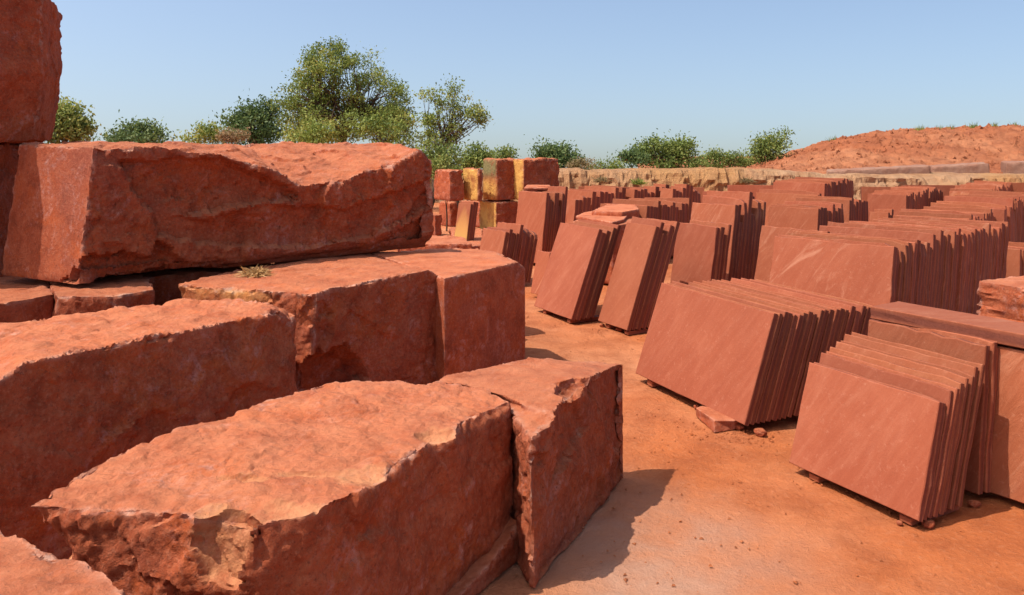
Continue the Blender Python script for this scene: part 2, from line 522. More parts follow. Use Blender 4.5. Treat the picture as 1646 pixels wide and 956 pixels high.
# --- big block in the second tier
A, B = at_height(20, 600, 1.05), at_height(455, 503, 1.05)
st = []
for (tx, ty), (bx, by) in [((-190, 648), (-190, 556)), ((-60, 618), (-60, 533)), ((0, 610), (0, 519)), ((40, 582), (50, 512)), ((110, 566), (110, 503)), ((200, 550), (200, 493)),
        ((330, 523), (300, 482)), ((400, 511), (370, 480)), ((452, 499), (428, 486))]:
    ft = on_plane(tx, ty, A, B)
    bt = at_height(bx, by, 1.1)
    fb, bb = ground(ft + np.array([.10, -.06, 0])), ground(bt)
    st.append((fb, ft, bt, bb))
ft = on_plane(474, 524, A, B)
st.append((ground(on_plane(486, 620, A, B)), ft, ft + np.array([-.12, .25, .06]), ground(ft + np.array([-.1, .3, 0]))))
V, F, K = loft(st)
rock('sandstone_block', 'broad block with a tall scuffed dark face, behind the flat topped block', 'stone block', V, F,
     styles(K, front=(.035, .4, .018, .28), top=(.022, .3, .014, .14)), .017, 32, group=BOULDERS, chip=.05)

# --- middle block with its straw weed, and its sawn neighbour
A, B = at_height(508, 472, 1.05), at_height(715, 440, 1.05)
st = []
for (tx, ty), (bx, by) in [((508, 474), (285, 457)), ((530, 464), (318, 447)), ((600, 450), (440, 421)), ((688, 432), (570, 406)), ((713, 446), (590, 404))]:
    ft = on_plane(tx, ty, A, B)
    bt = at_height(bx, by, 1.05)
    st.append((ground(ft), ft, bt, ground(bt)))
V, F, K = loft(st)
fn = np.array([.72, -.69, 0])
rock('sandstone_block', 'block with a dry weed on top, its rough end ochre and its front half sawn', 'stone block', V, F,
     styles(K, front=(.03, .3, .016, .2), top=(.008, .3, .014, .3), first=COARSE, last=SAWN), .017, 43, group=BOULDERS, chip=.05,
     scoops=[(on_plane(535, 612, A, B) + fn * .04, (.36, .3, .26), (.72, -.69, -.1)), (on_plane(520, 545, A, B) + fn * .1, (.16, .14, .3), (.72, -.69, 0))],
     paint=lambda W, fi: (np.clip((W[:, 2] - .88) * 8, 0, 1) * np.clip((-1.75 - W[:, 0]) * 4, 0, 1) * .35 * (W[:, 2] < 1.03), np.zeros(len(W))))
A, B = at_height(718, 446, 1.05), at_height(838, 420, 1.05)
st = []
for (tx, ty), (bx, by) in [((714.5, 446.3), (591, 404)), ((780, 433), (680, 403)), ((832, 420), (765, 404)), ((845, 431), (800, 406))]:
    ft = on_plane(tx, ty, A, B)
    bt = at_height(bx, by, 1.05)
    st.append((ground(ft), ft, bt, ground(bt)))
V, F, K = loft(st)
rock('sandstone_block', 'smooth sawn block butted against the weed block, under the end of the long block', 'stone block', V, F,
     styles(K, front=(0, .5, .007, .4), top=(0, .3, .008, .3), last=SAWN, first=SAWN), .02, 51, group=BOULDERS, chip=.025)

# --- flat topped block in front
top = [(44, 815), (110, 816), (225, 820), (300, 826), (350, 838), (395, 846), (413, 842), (449, 832), (507, 824), (540, 806), (559, 799), (590, 778), (616, 768), (630, 748), (643, 738), (672, 722),
       (695, 703), (714, 704), (726, 706), (733, 684), (752, 668), (773, 659), (795, 650), (812, 644), (780, 626), (690, 614), (620, 611), (540, 613), (480, 627), (330, 675), (200, 722), (110, 770)]
T = np.array([at_height(x + max(0, (x - 700) / 110) * 9, y, .80) for x, y in top])
def soften(R, k):
    for _ in range(k):
        R = .5 * R + .25 * (np.roll(R, 1, 0) + np.roll(R, -1, 0))
    return R
cen = T.mean(0)
def grow(R, d, z):
    o = R - cen; o[:, 2] = 0
    o /= np.linalg.norm(o, axis=1)[:, None]
    R = R + o * d; R[:, 2] = z
    return R
S1 = grow(soften(T, 1), .02, .74)
S2 = grow(soften(T, 4), .05, .45)
S3 = grow(soften(T, 5), .05, 0)
right = np.clip((np.array([q[0] for q in top]) - 720) / 90, 0, 1)[:, None] * np.array([1, -.25, 0])
S1 += right * .03; S2 += right * .10; S3 += right * .12
V, F, K = prism([T, S1, S2, S3])
def st_flat(k):
    if k == 'top': return (.018, .35, .018, .22)
    if k == 'bottom': return SAWN
    return COARSE if k <= 5 else (.035, .4, .014, .25)
rock('sandstone_block', 'flat topped block with an ochre chipped corner, lowest and nearest of the boulders', 'stone block', V, F, [st_flat(k) for k in K], .0125, 61,
     scoops=[(at_height(375, 856, .74) + np.array([-.02, -.03, .0]), (.13, .10, .17), (-.1, -.8, .5)), (at_height(440, 806, .84), (.20, .10, .065), (0, -.3, 1)),
             (at_height(338, 806, .84), (.10, .07, .06), (0, -.3, 1)), (at_height(700, 690, .83), (.12, .10, .06), (.2, -.3, 1)), (at_height(590, 752, .83), (.18, .12, .05), (.2, -.3, 1)),
             (at_height(500, 752, .825), (.22, .035, .045), (0, -.4, 1)), (at_height(395, 760, .825), (.16, .03, .045), (0, -.4, 1)), (at_height(85, 880, .60), (.12, .16, .10), (-.2, -1, .2))],
     spall=True, group=BOULDERS, chip=.03,
     paint=lambda W, fi: (np.clip((W[:, 2] - .67) * 9, 0, 1) * np.clip((3.02 - W[:, 1]) * 5, 0, .8) * (W[:, 0] < -1.0) * (W[:, 2] < .79) * .9, np.zeros(len(W))), arris_w=.018)

# --- wedge against it
A, B = at_height(413, 842, .8), at_height(815, 640, .8)
off = np.array([.10, -.12, 0])
a2, b2 = A + off, B + off
st = []
for tx, ty in [(690, 1010), (738, 958), (795, 898), (836, 838), (848, 880)]:
    ft = on_plane(tx, ty, a2, b2)
    st.append((ground(ft), ft, ft + np.array([-.12, .22, 0]), ground(ft + np.array([-.12, .22, 0]))))
V, F, K = loft(st)
rock('stone_wedge', 'low triangular wedge of stone split off below the flat topped block', 'stone block', V, F, styles(K, front=(.02, .4, .012, .25)), .0125, 65, group=BOULDERS, chip=.02)

# --- split block beside the sandy path
A, B = at_height(850, 950, 0), at_height(1000, 770, 0)
st = []
for (tx, ty), (bx, by), z in [((853, 704), (815, 650), .74), ((888, 664), (770, 624), .77), ((919, 634), (700, 612), .785), ((942, 613), (715, 602), .79), ((975, 596), (785, 587), .79), ((1003, 584), (852, 575), .8)]:
    ft = on_plane(tx, ty, A, B)
    bt = at_height(bx, by, z)
    st.append((ground(ft + np.array([.01, -.01, 0])), ft, bt, ground(bt)))
V, F, K = loft(st)
fn = np.array([.77, -.64, 0])
rock('sandstone_block', 'block with a deep notch split into its face, pale topped, beside the sandy path', 'stone block', V, F,
     styles(K, front=(.05, .42, .016, .3), top=(.006, .3, .006, .3), first=COARSE, last=ROUGH), .0125, 77, group=BOULDERS, chip=.035,
     scoops=[(at_height(935, 628, .80) + np.array([.02, 0, .03]), (.17, .22, .13), (.6, -.6, .9)), (at_height(860, 655, .84), (.17, .16, .10), (.2, -.4, 1))],
     recess=((A, B), [([(900, 640), (936, 640), (946, 690), (915, 745), (893, 775), (900, 700)], .07), ([(936, 600), (1010, 570), (1010, 690), (988, 745), (970, 690), (957, 640)], .07), ([(1010, 690), (985, 745), (960, 800), (1010, 800)], .03)]))

# --- corner block nearest the camera
out = [(-140, 800), (-60, 832), (0, 846), (48, 872), (62, 882), (130, 893), (172, 918), (196, 948), (212, 1000), (180, 1090), (-200, 1090), (-260, 900)]
T = np.array([at_height(x, y, .90) for x, y in out]); cen = T.mean(0)
V, F, K = prism([T, grow(soften(T, 1), .02, .75), grow(soften(T, 2), .03, 0)])
rock('sandstone_block', 'pinkish block cropped by the lower picture corner, with a plain worn top', 'stone block', V, F,
     [(.006, .3, .012, .2) if k == 'top' else ROUGH for k in K], .0125, 83, group=BOULDERS, chip=.035)

V, F, K = loft([(ground(q, 0), ground(q, 1.0), ground(q + np.array([-.5, 1.3, 0]), 1.0), ground(q + np.array([-.5, 1.3, 0]), 0)) for q in (at_height(150, 452, 1.0), at_height(300, 442, 1.0), at_height(440, 430, 1.0))])
rock('sandstone_block', 'unlit block in the gap beneath the long block', 'stone block', V, F, [ROUGH] * len(F), .05, 95, group=BOULDERS)
# --- low blocks under the long block
st = []
for (tx, ty), (bx, by) in [((-70, 497), (-70, 446)), ((0, 488), (0, 444)), ((86, 474), (78, 443))]:
    ft, bt = at_height(tx, ty, 1.0), at_height(bx, by, 1.0)
    st.append((ground(ft), ft, bt, ground(bt)))
V, F, K = loft(st)
rock('sandstone_block', 'small flat topped block at the picture edge, below the sawn end of the long block', 'stone block', V, F, styles(K, front=SAWN, last=SAWN), .02, 91, group=BOULDERS)
st = []
for (tx, ty), (bx, by) in [((88, 475), (70, 440)), ((150, 475), (120, 438)), ((181, 475), (150, 436)), ((246, 464), (225, 434))]:
    ft, bt = at_height(tx, ty, 1.02), at_height(bx, by, 1.02)
    st.append((ground(ft), ft, bt, ground(bt)))
V, F, K = loft(st)
rock('sandstone_block', 'low block with a broken pale corner, wedged beneath the long block', 'stone block', V, F, styles(K, front=ROUGH, last=ROUGH), .02, 92, group=BOULDERS)

# --- flat stones and stained blocks behind the boulders
def box_block(label, xl, xc, xr, yt, yb, zb, paint=None, depth=None, name='sandstone_block', seed=1, st_=None, ang=35, group='stained blocks by the shrubs', chip=.05):
    d = (CAM_H - zb) * FPX / (yb - HOR)
    c = at_depth(xc, yb, d)
    zt = CAM_H - (yt - HOR) / FPX * d
    a = math.radians(ang)
    rd, ld = np.array([math.cos(a), math.sin(a)]), np.array([-math.sin(a), math.cos(a)])
    def reach(dirv, px):
        k = (px - CX) / FPX
        return (k * c[1] - c[0]) / (dirv[0] - k * dirv[1])
    lr, ll = abs(reach(rd, xr)), abs(reach(ld, xl))
    if depth: ll = max(ll, depth)
    p = [c[:2], c[:2] + rd * lr, c[:2] + rd * lr + ld * ll, c[:2] + ld * ll]
    V, F, K = prism([[(*q, zt) for q in p], [(*q, zb) for q in p]])
    sty = st_ or [(.02, .3, .03, .25), SAWN, (.05, .4, .03, .3), (.05, .4, .03, .3), (.05, .4, .03, .3), (.015, .4, .012, .3)]
    return rock(name, label, 'stone block', V, F, sty, .04, seed, paint=paint, group=group, chip=chip)

def ochre(lo, hi, moss=False):
    def f(W, fi):
        m = (fi == 5) | (fi == 4)
        oc = m * np.clip((hi - W[:, 2]) * 5, 0, 1)
        return oc, (m * np.clip((W[:, 2] - hi + .1) * 6, 0, 1) if moss else np.zeros(len(W)))
    return f
box_block('ochre faced block in the lower course, under the mossy block', 770, 797, 833, 325, 376, 0, ochre(0, 3), seed=101)
box_block('block with a mossy green and yellow side, in the upper course', 775, 797, 832, 256, 322, .80, ochre(0, 1.38, True), seed=102)
box_block('wide rough topped block resting behind the tall slab pack', 833, 841, 900, 256, 322, .80, lambda W, fi: ((fi == 5) * 1.0, 0 * W[:, 0]), depth=1.0, seed=103)
box_block('narrow ochre block standing between the shrub and the mossy block', 744, 768, 777, 271, 323, .80, ochre(0, 3), seed=104, depth=.7)
box_block('reddish block half hidden under the overhanging shrub', 697, 723, 747, 274, 323, .80, seed=105)
box_block('plain block in the lower course, under the shrub', 706, 723, 736, 325, 364, 0.0, seed=106, depth=.6)
box_block('small dark block beside the end of the long block', 690, 699, 711, 345, 379, 0.0, seed=107, depth=.4)
box_block('middle support block hidden between the ochre blocks', 738, 772, 790, 326, 366, 0.0, seed=108)
def flat(label, front, back, z, seed, th=None, group='flat stones lying behind the boulders'):
    st = []
    for (tx, ty), (bx, by) in zip(front, back):
        ft, bt = at_height(tx, ty, z), at_height(bx, by, z)
        b = 0.0 if th is None else z - th
        st.append((ground(ft, b), ft, bt, ground(bt, b)))
    V, F, K = loft(st)
    return rock('flat_stone', label, 'stone', V, F, styles(K, front=(.02, .25, .02, .2)), .025, seed, group=group, chip=.03)
flat('wide flat stone lying low behind the smooth sawn block', [(650, 412), (720, 414), (780, 411), (810, 409)], [(640, 403), (700, 399), (770, 400), (806, 405)], .93, 111)
flat('flat stone with a dark broken edge on the ground near the ochre blocks', [(640, 390), (700, 392), (758, 391)], [(650, 376), (700, 377), (745, 380)], .22, 112)
flat('jagged flat stone in front of the ochre blocks', [(728, 380), (752, 396), (778, 392)], [(722, 364), (750, 364), (775, 367)], .12, 113)

# ------------------------------------------------------------------ slabs
def slab_mesh(L, H, t, rng, detail=True, jag=.006, streak=.25, cleft=0.0, top_slope=0.0, och=None, corner=0.0, tone=0):
    """upright slab in its own frame: x along, y thickness, z up; edges are cropped, not ruled"""
    nx, nz = (9, 7) if detail else (4, 3)
    loop = []
    def j(s=1.0): return rng.normal() * jag * s
    for i in range(nx): loop.append((L * i / nx + (0 if i == 0 else j()), j(.4)))
    for i in range(nz): loop.append((L + j(.8), H * i / nz + (0 if i == 0 else j())))
    for i in range(nx): loop.append((L - L * i / nx, H + top_slope * (1 - i / nx) + j(.9)))
    for i in range(nz): loop.append((j(.8), H - H * i / nz))
    loop = np.array(loop)
    if corner > 0:
        c = np.array([L, H]); d = np.linalg.norm(loop - c, axis=1)
        loop -= (np.clip(1 - d / corner, 0, 1) * corner * .5)[:, None] * np.array([.6, 1.0])
    m = len(loop)
    cen = loop.mean(0)
    b = min(.005, t * .15)
    ins = loop - np.sign(loop - cen) * b
    ring = [(ins, 0.0), (loop, b), (loop, t * .35), (loop, t * .68), (loop, t - b), (ins, t)]
    V = []
    for k, (r, y) in enumerate(ring):
        w = rng.normal(size=(m, 2)) * (jag * .45 if 0 < k < 5 else 0)
        V += [(p[0] + w[i, 0], y, p[1] + w[i, 1]) for i, p in enumerate(r)]
    F = [tuple(range(m))[::1], tuple(range(5 * m, 6 * m))[::-1]]
    for k in range(5):
        for i in range(m):
            jn = (i + 1) % m
            F.append((k * m + i, (k + 1) * m + i, (k + 1) * m + jn, k * m + jn))
    me = mesh_from('stone_slab', V, F)
    for nme, v in (('streak', streak), ('cleft', cleft)):
        add_attr(me, nme, np.full(len(V), v))
    shade = np.zeros(len(V)); shade[2 * m:4 * m] = 1.0  # rings around the edge that get the painted shade
    add_attr(me, 'edge_shade', shade)
    Vn = np.array(V)
    add_attr(me, 'ochre', np.clip((och - Vn[:, 2]) * 6, 0, 1) if och else np.zeros(len(V)))
    return me

N_SLABS = [0]
def slab(me, p, ang, lean, label, group, twist=0.0):
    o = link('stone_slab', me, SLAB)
    o.rotation_euler = Matrix.Rotation(ang + twist, 4, 'Z').to_3x3().__matmul__(Matrix.Rotation(-lean, 3, 'X')).to_euler()
    o.location = p
    N_SLABS[0] += 1
    return tag(o, label, 'stone slab', group)

def fit_pack(TL, TR, BR, BL, zb):
    """least squares: a leaning rectangle on the ground whose corners project on the four pixels"""
    def proj(p): return np.array([CX + FPX * p[0] / p[1], HOR + FPX * (CAM_H - p[2]) / p[1]])
    bl, br = at_height(*BL, zb), at_height(*BR, zb)
    d = (br - bl)[:2]
    q = np.array([bl[0], bl[1], math.atan2(d[1], d[0]), np.linalg.norm(d), .9, .2])
    def corners(q):
        d = np.array([math.cos(q[2]), math.sin(q[2]), 0]); n = np.array([-d[1], d[0], 0])
        b = np.array([q[0], q[1], zb]); up = np.array([0, 0, q[4]]) + n * q[5]
        return [b + up, b + up + d * q[3], b + d * q[3], b]
    tgt = np.array([TL, TR, BR, BL], float).ravel()
    f = lambda q: np.concatenate([proj(c) for c in corners(q)]) - tgt
    for _ in range(40):
        r = f(q)
        J = np.stack([(f(q + np.eye(6)[k] * 1e-5) - r) / 1e-5 for k in range(6)], 1)
        q = q - np.linalg.lstsq(J, r, rcond=None)[0]
    return dict(p=np.array([q[0], q[1], zb]), ang=q[2], L=q[3], H=math.hypot(q[4], q[5]), lean=math.atan2(q[5], q[4]))

def top_pack(TL, TRx, H, ang, lean, zb=.05):
    a = math.radians(ang)
    t = at_height(*TL, H + zb)
    d = np.array([math.cos(a), math.sin(a), 0]); n = np.array([-d[1], d[0], 0])
    k = (TRx - CX) / FPX
    L = (k * t[1] - t[0]) / (d[0] - k * d[1])
    lean = math.radians(lean)
    p = t - n * H * math.tan(lean); p[2] = zb
    return dict(p=p, ang=a, L=L, H=H / math.cos(lean), lean=lean)

def pack(g, label_front, label_in, group, n=None, backx=None, pitch=.055, thick=.046, hj=.03, xj=.007, heights=None, xs=None, detail=True,
         jag=.0022, streak=.25, cleft=.0, seed=1, drop=0.0, lj=.0, och=None, twist=.004, maxn=40):
    rng = np.random.default_rng(seed)
    d = np.array([math.cos(g['ang']), math.sin(g['ang']), 0]); nv = np.array([-d[1], d[0], 0])
    if n is None:
        tr = g['p'] + d * g['L']
        k = (backx - CX) / FPX
        tt = tr + nv * g['H'] * math.sin(g['lean'])
        dep = (k * tt[1] - tt[0]) / (nv[0] - k * nv[1])
        n = int(np.clip(round(dep / pitch), 2, maxn))
    off = 0.0
    hh = rng.normal(size=n) * hj
    for i in range(n):
        th = thick * (1 + (rng.uniform(-.18, .18) if i else 0))
        if i and rng.random() < .12: hh[i] -= hj * rng.uniform(1, 3.5)
        H = g['H'] * (heights[i] if heights else 1) + (hh[i] if i else 0) - drop * i
        L = g['L'] + (rng.normal() * lj if i else 0)
        x = (xs[i] if xs else 0) + (rng.normal() * xj - min(i, 12) * .0012 if i else 0)
        me = slab_mesh(L, H, th, rng, detail, jag, streak if i == 0 else streak * .6, cleft, rng.normal() * hj * .25 if i else 0, och if i == 0 else None, (rng.uniform(.015, .03) if jag < .004 else rng.uniform(.03, .12)) if (i and rng.random() < .5) else 0)
        slab(me, g['p'] + nv * off + d * x, g['ang'], g['lean'] + rng.normal() * twist * (i > 0) * .5, label_front if i == 0 else label_in, group, rng.normal() * twist if i else 0)
        off += (th + (pitch - thick) * rng.uniform(.1, 1.2)) / math.cos(g['lean'])
    return n

def bearer(g, n, pitch, label, fr=(.2, .8), h=.05, w=.08):
    """stone battens under a pack, along its depth"""
    for f in fr:
        d = np.array([math.cos(g['ang']), math.sin(g['ang']), 0]); nv = np.array([-d[1], d[0], 0])
        c = g['p'] + d * g['L'] * f + nv * .03
        me = slab_mesh(w, g['p'][2] - .018, n * pitch, np.random.default_rng(3), False, .002)
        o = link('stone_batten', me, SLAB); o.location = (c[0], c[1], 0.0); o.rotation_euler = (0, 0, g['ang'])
        tag(o, label, 'batten', 'stone battens under the slab packs')

# nearest packs, fitted to the ground
gA = fit_pack((1302, 582), (1508, 645), (1477, 838), (1266, 743), .06)
gB = fit_pack((1062, 458), (1245, 500), (1195, 685), (1022, 597), .07)
gC = fit_pack((899, 359), (965, 366), (916, 514), (860, 491), .06)
gD = fit_pack((1006, 358), (1056, 362), (1006, 531), (962, 515), .06)
for k, g in zip('ABCD', (gA, gB, gC, gD)):
    print('PACK', k, {a: (np.round(b, 2) if a == 'p' else round(float(b), 3)) for a, b in g.items()})
pack(gA, 'smooth front slab of the stepped pack, standing nearest on the sandy ground', 'slab of the stepped pack, its top rising behind the smooth front slab', 'slabs of the stepped pack',
     n=9, pitch=.05, thick=.038, heights=[1, 1.02, 1.08, 1.10, 1.13, 1.17, 1.19, 1.23, 1.25], hj=.006, xj=.006, seed=3, streak=.15, twist=.006)
bearer(gA, 9, .05, 'hidden stone batten under the stepped pack', (.15, .85))
pack(gB, 'smooth front slab of the long low pack, propped on a stone chock', 'slab standing in the long low pack with an even comb of edges', 'slabs of the long low pack',
     n=21, pitch=.058, thick=.05, hj=.008, xj=.003, seed=4, streak=.12, drop=.002, jag=.002)
bearer(gB, 21, .058, 'stone batten under the long low pack', (.1, .82))
pack(gC, 'pale plain front slab of the steep pack closest to the sawn block', 'slab of the steep pack closest to the sawn block, behind its plain front', 'slabs of the steep pack by the sawn block',
     backx=1000, pitch=.066, thick=.06, hj=.03, seed=5, streak=.15)
bearer(gC, 9, .06, 'stone batten under the steep pack closest to the sawn block', (.2, .85))
pack(gD, 'narrow leaning front slab of the second steep pack along the path', 'slab of the second steep pack along the path, behind its narrow front', 'slabs of the second steep pack',
     backx=1088, pitch=.066, thick=.06, hj=.04, seed=6, streak=.15)
bearer(gD, 9, .06, 'stone batten under the second steep pack', (.2, .85))
# packs known by their top edges
S = {}
def far(key, TL, TRx, H, ang, backx, lf, li, gr, lean=9, **kw):
    g = top_pack(TL, TRx, H, ang, lean)
    kw.setdefault('pitch', .075); kw.setdefault('thick', kw['pitch'] - .007); kw.setdefault('hj', .045); kw.setdefault('detail', False); kw.setdefault('jag', .005); kw.setdefault('seed', hash_key(key))
    n = pack(g, lf, li, gr, backx=backx, **kw)
    S[key] = n
    return g
def hash_key(k): return sum(ord(c) * (i + 3) for i, c in enumerate(k))

far('third', (1089, 357), 1152, 1.12, -56, 1180, 'orange front slab of the upright pack just behind the long low pack', 'slab of the orange fronted pack behind the long low pack', 'slabs of the orange fronted pack', lean=10, streak=.2, detail=True, hj=.03)
far('tall', (1113, 325), 1182, 1.32, -52, 1234, 'streaky front slab of the tallest dark sided pack', 'tall slab with ragged top in the tallest dark sided pack', 'slabs of the tallest pack', lean=9, hj=.09, streak=.8, detail=True, cleft=.3)
far('pair', (1224, 362), 1330, 1.13, -54, 1345, 'diagonally streaked slab just behind the widest front slab', 'slab hidden behind the widest front slab', 'slabs behind the widest pack', lean=12, streak=.8, detail=True, maxn=3)
gW = far('wide', (1245, 379), 1438, 1.10, -47, 1628, 'widest front slab, with pale diagonal streaks, in the broad comb edged pack', 'slab of the broad pack whose dark edges stand like a comb', 'slabs of the broad comb edged pack',
         lean=13, pitch=.1, thick=.092, hj=.03, streak=.9, detail=True, seed=9)
far('rough', (1396, 513), 1585, .90, -62, 1616, 'slab with a rippled natural face, leaning behind the stepped pack', 'thick slab behind the rippled slab, under the stone beam', 'thick slabs under the stone beam',
    lean=5, pitch=.06, thick=.05, maxn=4, hj=.02, cleft=1.0, streak=.3, detail=True)
far('low', (777, 366), 813, .80, -58, 870, 'small front slab of the low fanned pack beyond the sawn block', 'thin slab of the low fanned pack beyond the sawn block', 'slabs of the low fanned pack', lean=12, pitch=.07, detail=True)
far('ochre', (737, 326), 756, .62, -45, 773, 'stained yellow and mauve slab leaning between the ochre blocks', 'dark slab leaning behind the stained slab', 'slabs between the ochre blocks', lean=10, pitch=.11, thick=.1, zb=.12, och=.3) if False else None
far('high', (834, 307), 879, 1.25, -50, 920, 'tall plain front slab beneath the wide rough topped block', 'tall slab of the pack beneath the wide rough topped block', 'slabs of the tall pack by the ochre blocks', lean=7, detail=True, hj=.05)
far('small', (864, 402), 884, .60, -55, 896, 'short striped slab tucked beside the pale plain steep slab', 'short slab tucked behind the striped slab', 'short slabs beside the steep pack', lean=12, streak=.9, maxn=4)
g7 = top_pack((737, 326), 757, .85, -42, 10)
pack(g7, 'stained yellow and mauve slab leaning between the ochre blocks', 'dark slab leaning behind the stained yellow slab', 'slabs between the ochre blocks', backx=773, pitch=.09, thick=.075, och=.32, seed=12)

R = [ # distant packs: key, TL, TRx, H, angle, back x, look of the front, look of the rest
 ('a', (902, 305), 953, 1.0, -45, 1010, 'reddish slab with a level top, right behind the wide block', 'ragged slab seen over the tall plain pack', {}),
 ('b', (1000, 303), 1020, 1.0, -45, 1075, 'short front slab in the long ragged line below the ledge', 'ragged slab midway in the line below the ledge', {}),
 ('c', (1062, 302), 1082, 1.0, -45, 1130, 'front slab ending the ragged line below the ledge', 'ragged slab ending the line below the ledge', {}),
 ('d', (915, 320), 925, .85, -45, 952, 'low slab beside the tall plain pack', 'low ragged slab beside the tall plain pack', {}),
 ('e', (965, 327), 1040, 1.0, -40, 1116, 'slab front above the second steep pack', 'jagged slab behind the narrow leaning pack', {}),
 ('f', (1129, 307), 1200, 1.0, -40, 1216, 'pale level slab behind the tallest pack', 'spiky slab behind the tallest pack', dict(hj=.1)),
 ('g', (1216, 309), 1315, 1.05, -38, 1322, 'wide pale slab with notches at its end', 'slab end behind the wide notched slab', {}),
 ('h', (1243, 292), 1326, 1.05, -38, 1374, 'front slab of the highest far pack below the ochre ledge', 'slab of the highest far pack, jagged like teeth', {}),
 ('i', (1279, 317), 1366, 1.05, -40, 1397, 'slab with a pale stripe, above the swirl patterned slab', 'slab of the tall dark comb beside the swirl patterned pack', {}),
 ('j', (1236, 331), 1316, 1.08, -41, 1360, 'slab with pale swirls across its face', 'slab of the dark comb behind the swirl patterned slab', dict(streak=1.0)),
 ('k', (1395, 311), 1457, .95, -38, 1516, 'deep red slab above the stubby broken slabs', 'uneven slab behind the deep red slab', {}),
 ('l', (1526, 307), 1594, .95, -36, 1655, 'yellowish banded slab near the picture edge', 'ragged slab behind the yellowish banded slab', dict(streak=1.0, och=.55)),
 ('m', (1498, 331), 1615, 1.0, -38, 1690, 'broad red slab in front of the yellowish banded slab', 'tall uneven slab behind the broad red slab', dict(hj=.07)),
 ('n', (1436, 346), 1555, 1.0, -40, 1665, 'broad slab with a faint pale band, facing the path', 'slab of the long dark comb at the picture edge', {}),
 ('o', (1399, 340), 1428, .95, -40, 1436, 'stubby front slab between the combs', 'stubby slab between the combs', {}),
 ('p', (1380, 370), 1464, .85, -43, 1548, 'low slab right behind the widest front slab', 'low broken slab over the broad comb edged pack', dict(hj=.05, maxn=10)),
 ('q', (1525, 392), 1640, .68, -43, 1720, 'slab rising beyond the broad comb, cut by the picture edge', 'slab beyond the broad comb, behind its front slab', dict(maxn=8)),
]
for key, TL, TRx, H, ang, bx, lf, li, kw in R:
    kw = dict(kw)
    kw.setdefault('pitch', .12 if TL[1] > 320 else .15)
    far('far' + key, TL, TRx, H, ang, bx, lf, li, 'slabs: ' + li, lean=8, **kw)
# back row: long dark fronts under the ledge
for i, (x0, x1, y0, lb) in enumerate([(1385, 1440, 300, 'short dull red slab at the end of the back row'), (1440, 1460, 299, 'small square slab filling the gap in the back row'), (1456, 1560, 297, 'long dull red slab standing in the back row'), (1556, 1700, 293, 'long dull red slab of the back row, cut by the picture edge'),
                                      (1170, 1250, 297, 'dull slab top showing behind the pale level slab'), (930, 1132, 299.5, 'very long thin slab top right below the ledge')]):
    g = top_pack((x0, y0), x1, .95, -8, 6)
    pack(g, lb, lb, 'slabs of the back row', n=1, detail=False, seed=60 + i, thick=.12)
print('SLABS', N_SLABS[0], S)

slabs = [o for o in COL.objects if o.name.startswith('stone_slab')]
def shows(o):
    seen_front = not (' behind' in o['label'] or 'comb' in o['label'] or 'ragged' in o['label'])
    return (3.0 if seen_front else 1.0) / o.location.y ** 2 * max(o.dimensions.x, .1)
slabs.sort(key=shows, reverse=True)
V, F, AT = [], [], {k: [] for k in ('streak', 'cleft', 'edge_shade', 'ochre')}
for o in slabs[298:]:
    i = len(V); R3 = o.rotation_euler.to_matrix()
    V += [R3 @ v.co + o.location for v in o.data.vertices]
    F += [[i + k for k in p.vertices] for p in o.data.polygons]
    for k in AT: AT[k] += [d.value for d in o.data.attributes[k].data]
    me = o.data; bpy.data.objects.remove(o); bpy.data.meshes.remove(me)
if V:
    me = mesh_from('slab_ends', V, F)
    for k in AT: add_attr(me, k, AT[k])
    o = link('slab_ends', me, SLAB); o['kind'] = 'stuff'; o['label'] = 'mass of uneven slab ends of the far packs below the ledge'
print('JOINED', max(0, len(slabs) - 298))
# slabs lying on the packs
def lying(label, pts, z, th, seed, name='flat_stone', cat='stone', mat=None, strata=0.0, sty=None, voxel=.012, group='flat stones lying on the packs'):
    T = [at_height(x, y, z) for x, y in pts]
    V, F, K = prism([T, [p - np.array([0, 0, th]) for p in T]])
    return rock(name, label, cat, V, F, sty or [(.0, .3, .006, .2)] * len(F), voxel, seed, group=group, chip=.012, strata=strata)
b0, b1 = at_height(1404, 489, .95 + .088), at_height(1640, 532, .95 + .088)
dv = (b1 - b0) / np.linalg.norm(b1 - b0); nv = np.array([-dv[1], dv[0], 0]); bang = math.atan2(dv[1], dv[0])
b0 = at_height(1400, 512, .95); b0[2] = .95 + .088
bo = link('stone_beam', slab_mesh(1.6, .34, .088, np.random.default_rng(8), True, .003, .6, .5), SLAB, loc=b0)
bo.rotation_euler = (Matrix.Rotation(bang, 3, 'Z') @ Matrix.Rotation(-math.pi / 2, 3, 'X')).to_euler()
tag(bo, 'long stone beam with sawn sides, lying across the rippled block at the picture edge', 'stone beam')
lying('pale flat stone lying on the tall plain pack', [(842, 301), (886, 301), (884, 297), (846, 296.5)], 1.365, .055, 132, voxel=.02)
lying('flat stone with a pointed tip and shadowed underside, behind the steep slabs', [(925, 347), (950, 351), (985, 357), (1003, 352), (1012, 342), (990, 336), (955, 338), (938, 341)], .98, .05, 133, voxel=.016)
lying('thick stone under the one with a pointed tip', [(918, 357), (985, 363), (1014, 359), (1022, 346), (940, 345)], .925, .9, 134, voxel=.03)
lying('flat topped stone lying just beyond the one with a pointed tip', [(950, 339), (1000, 341), (1028, 336), (1022, 328), (975, 328)], 1.05, .9, 135, voxel=.03)
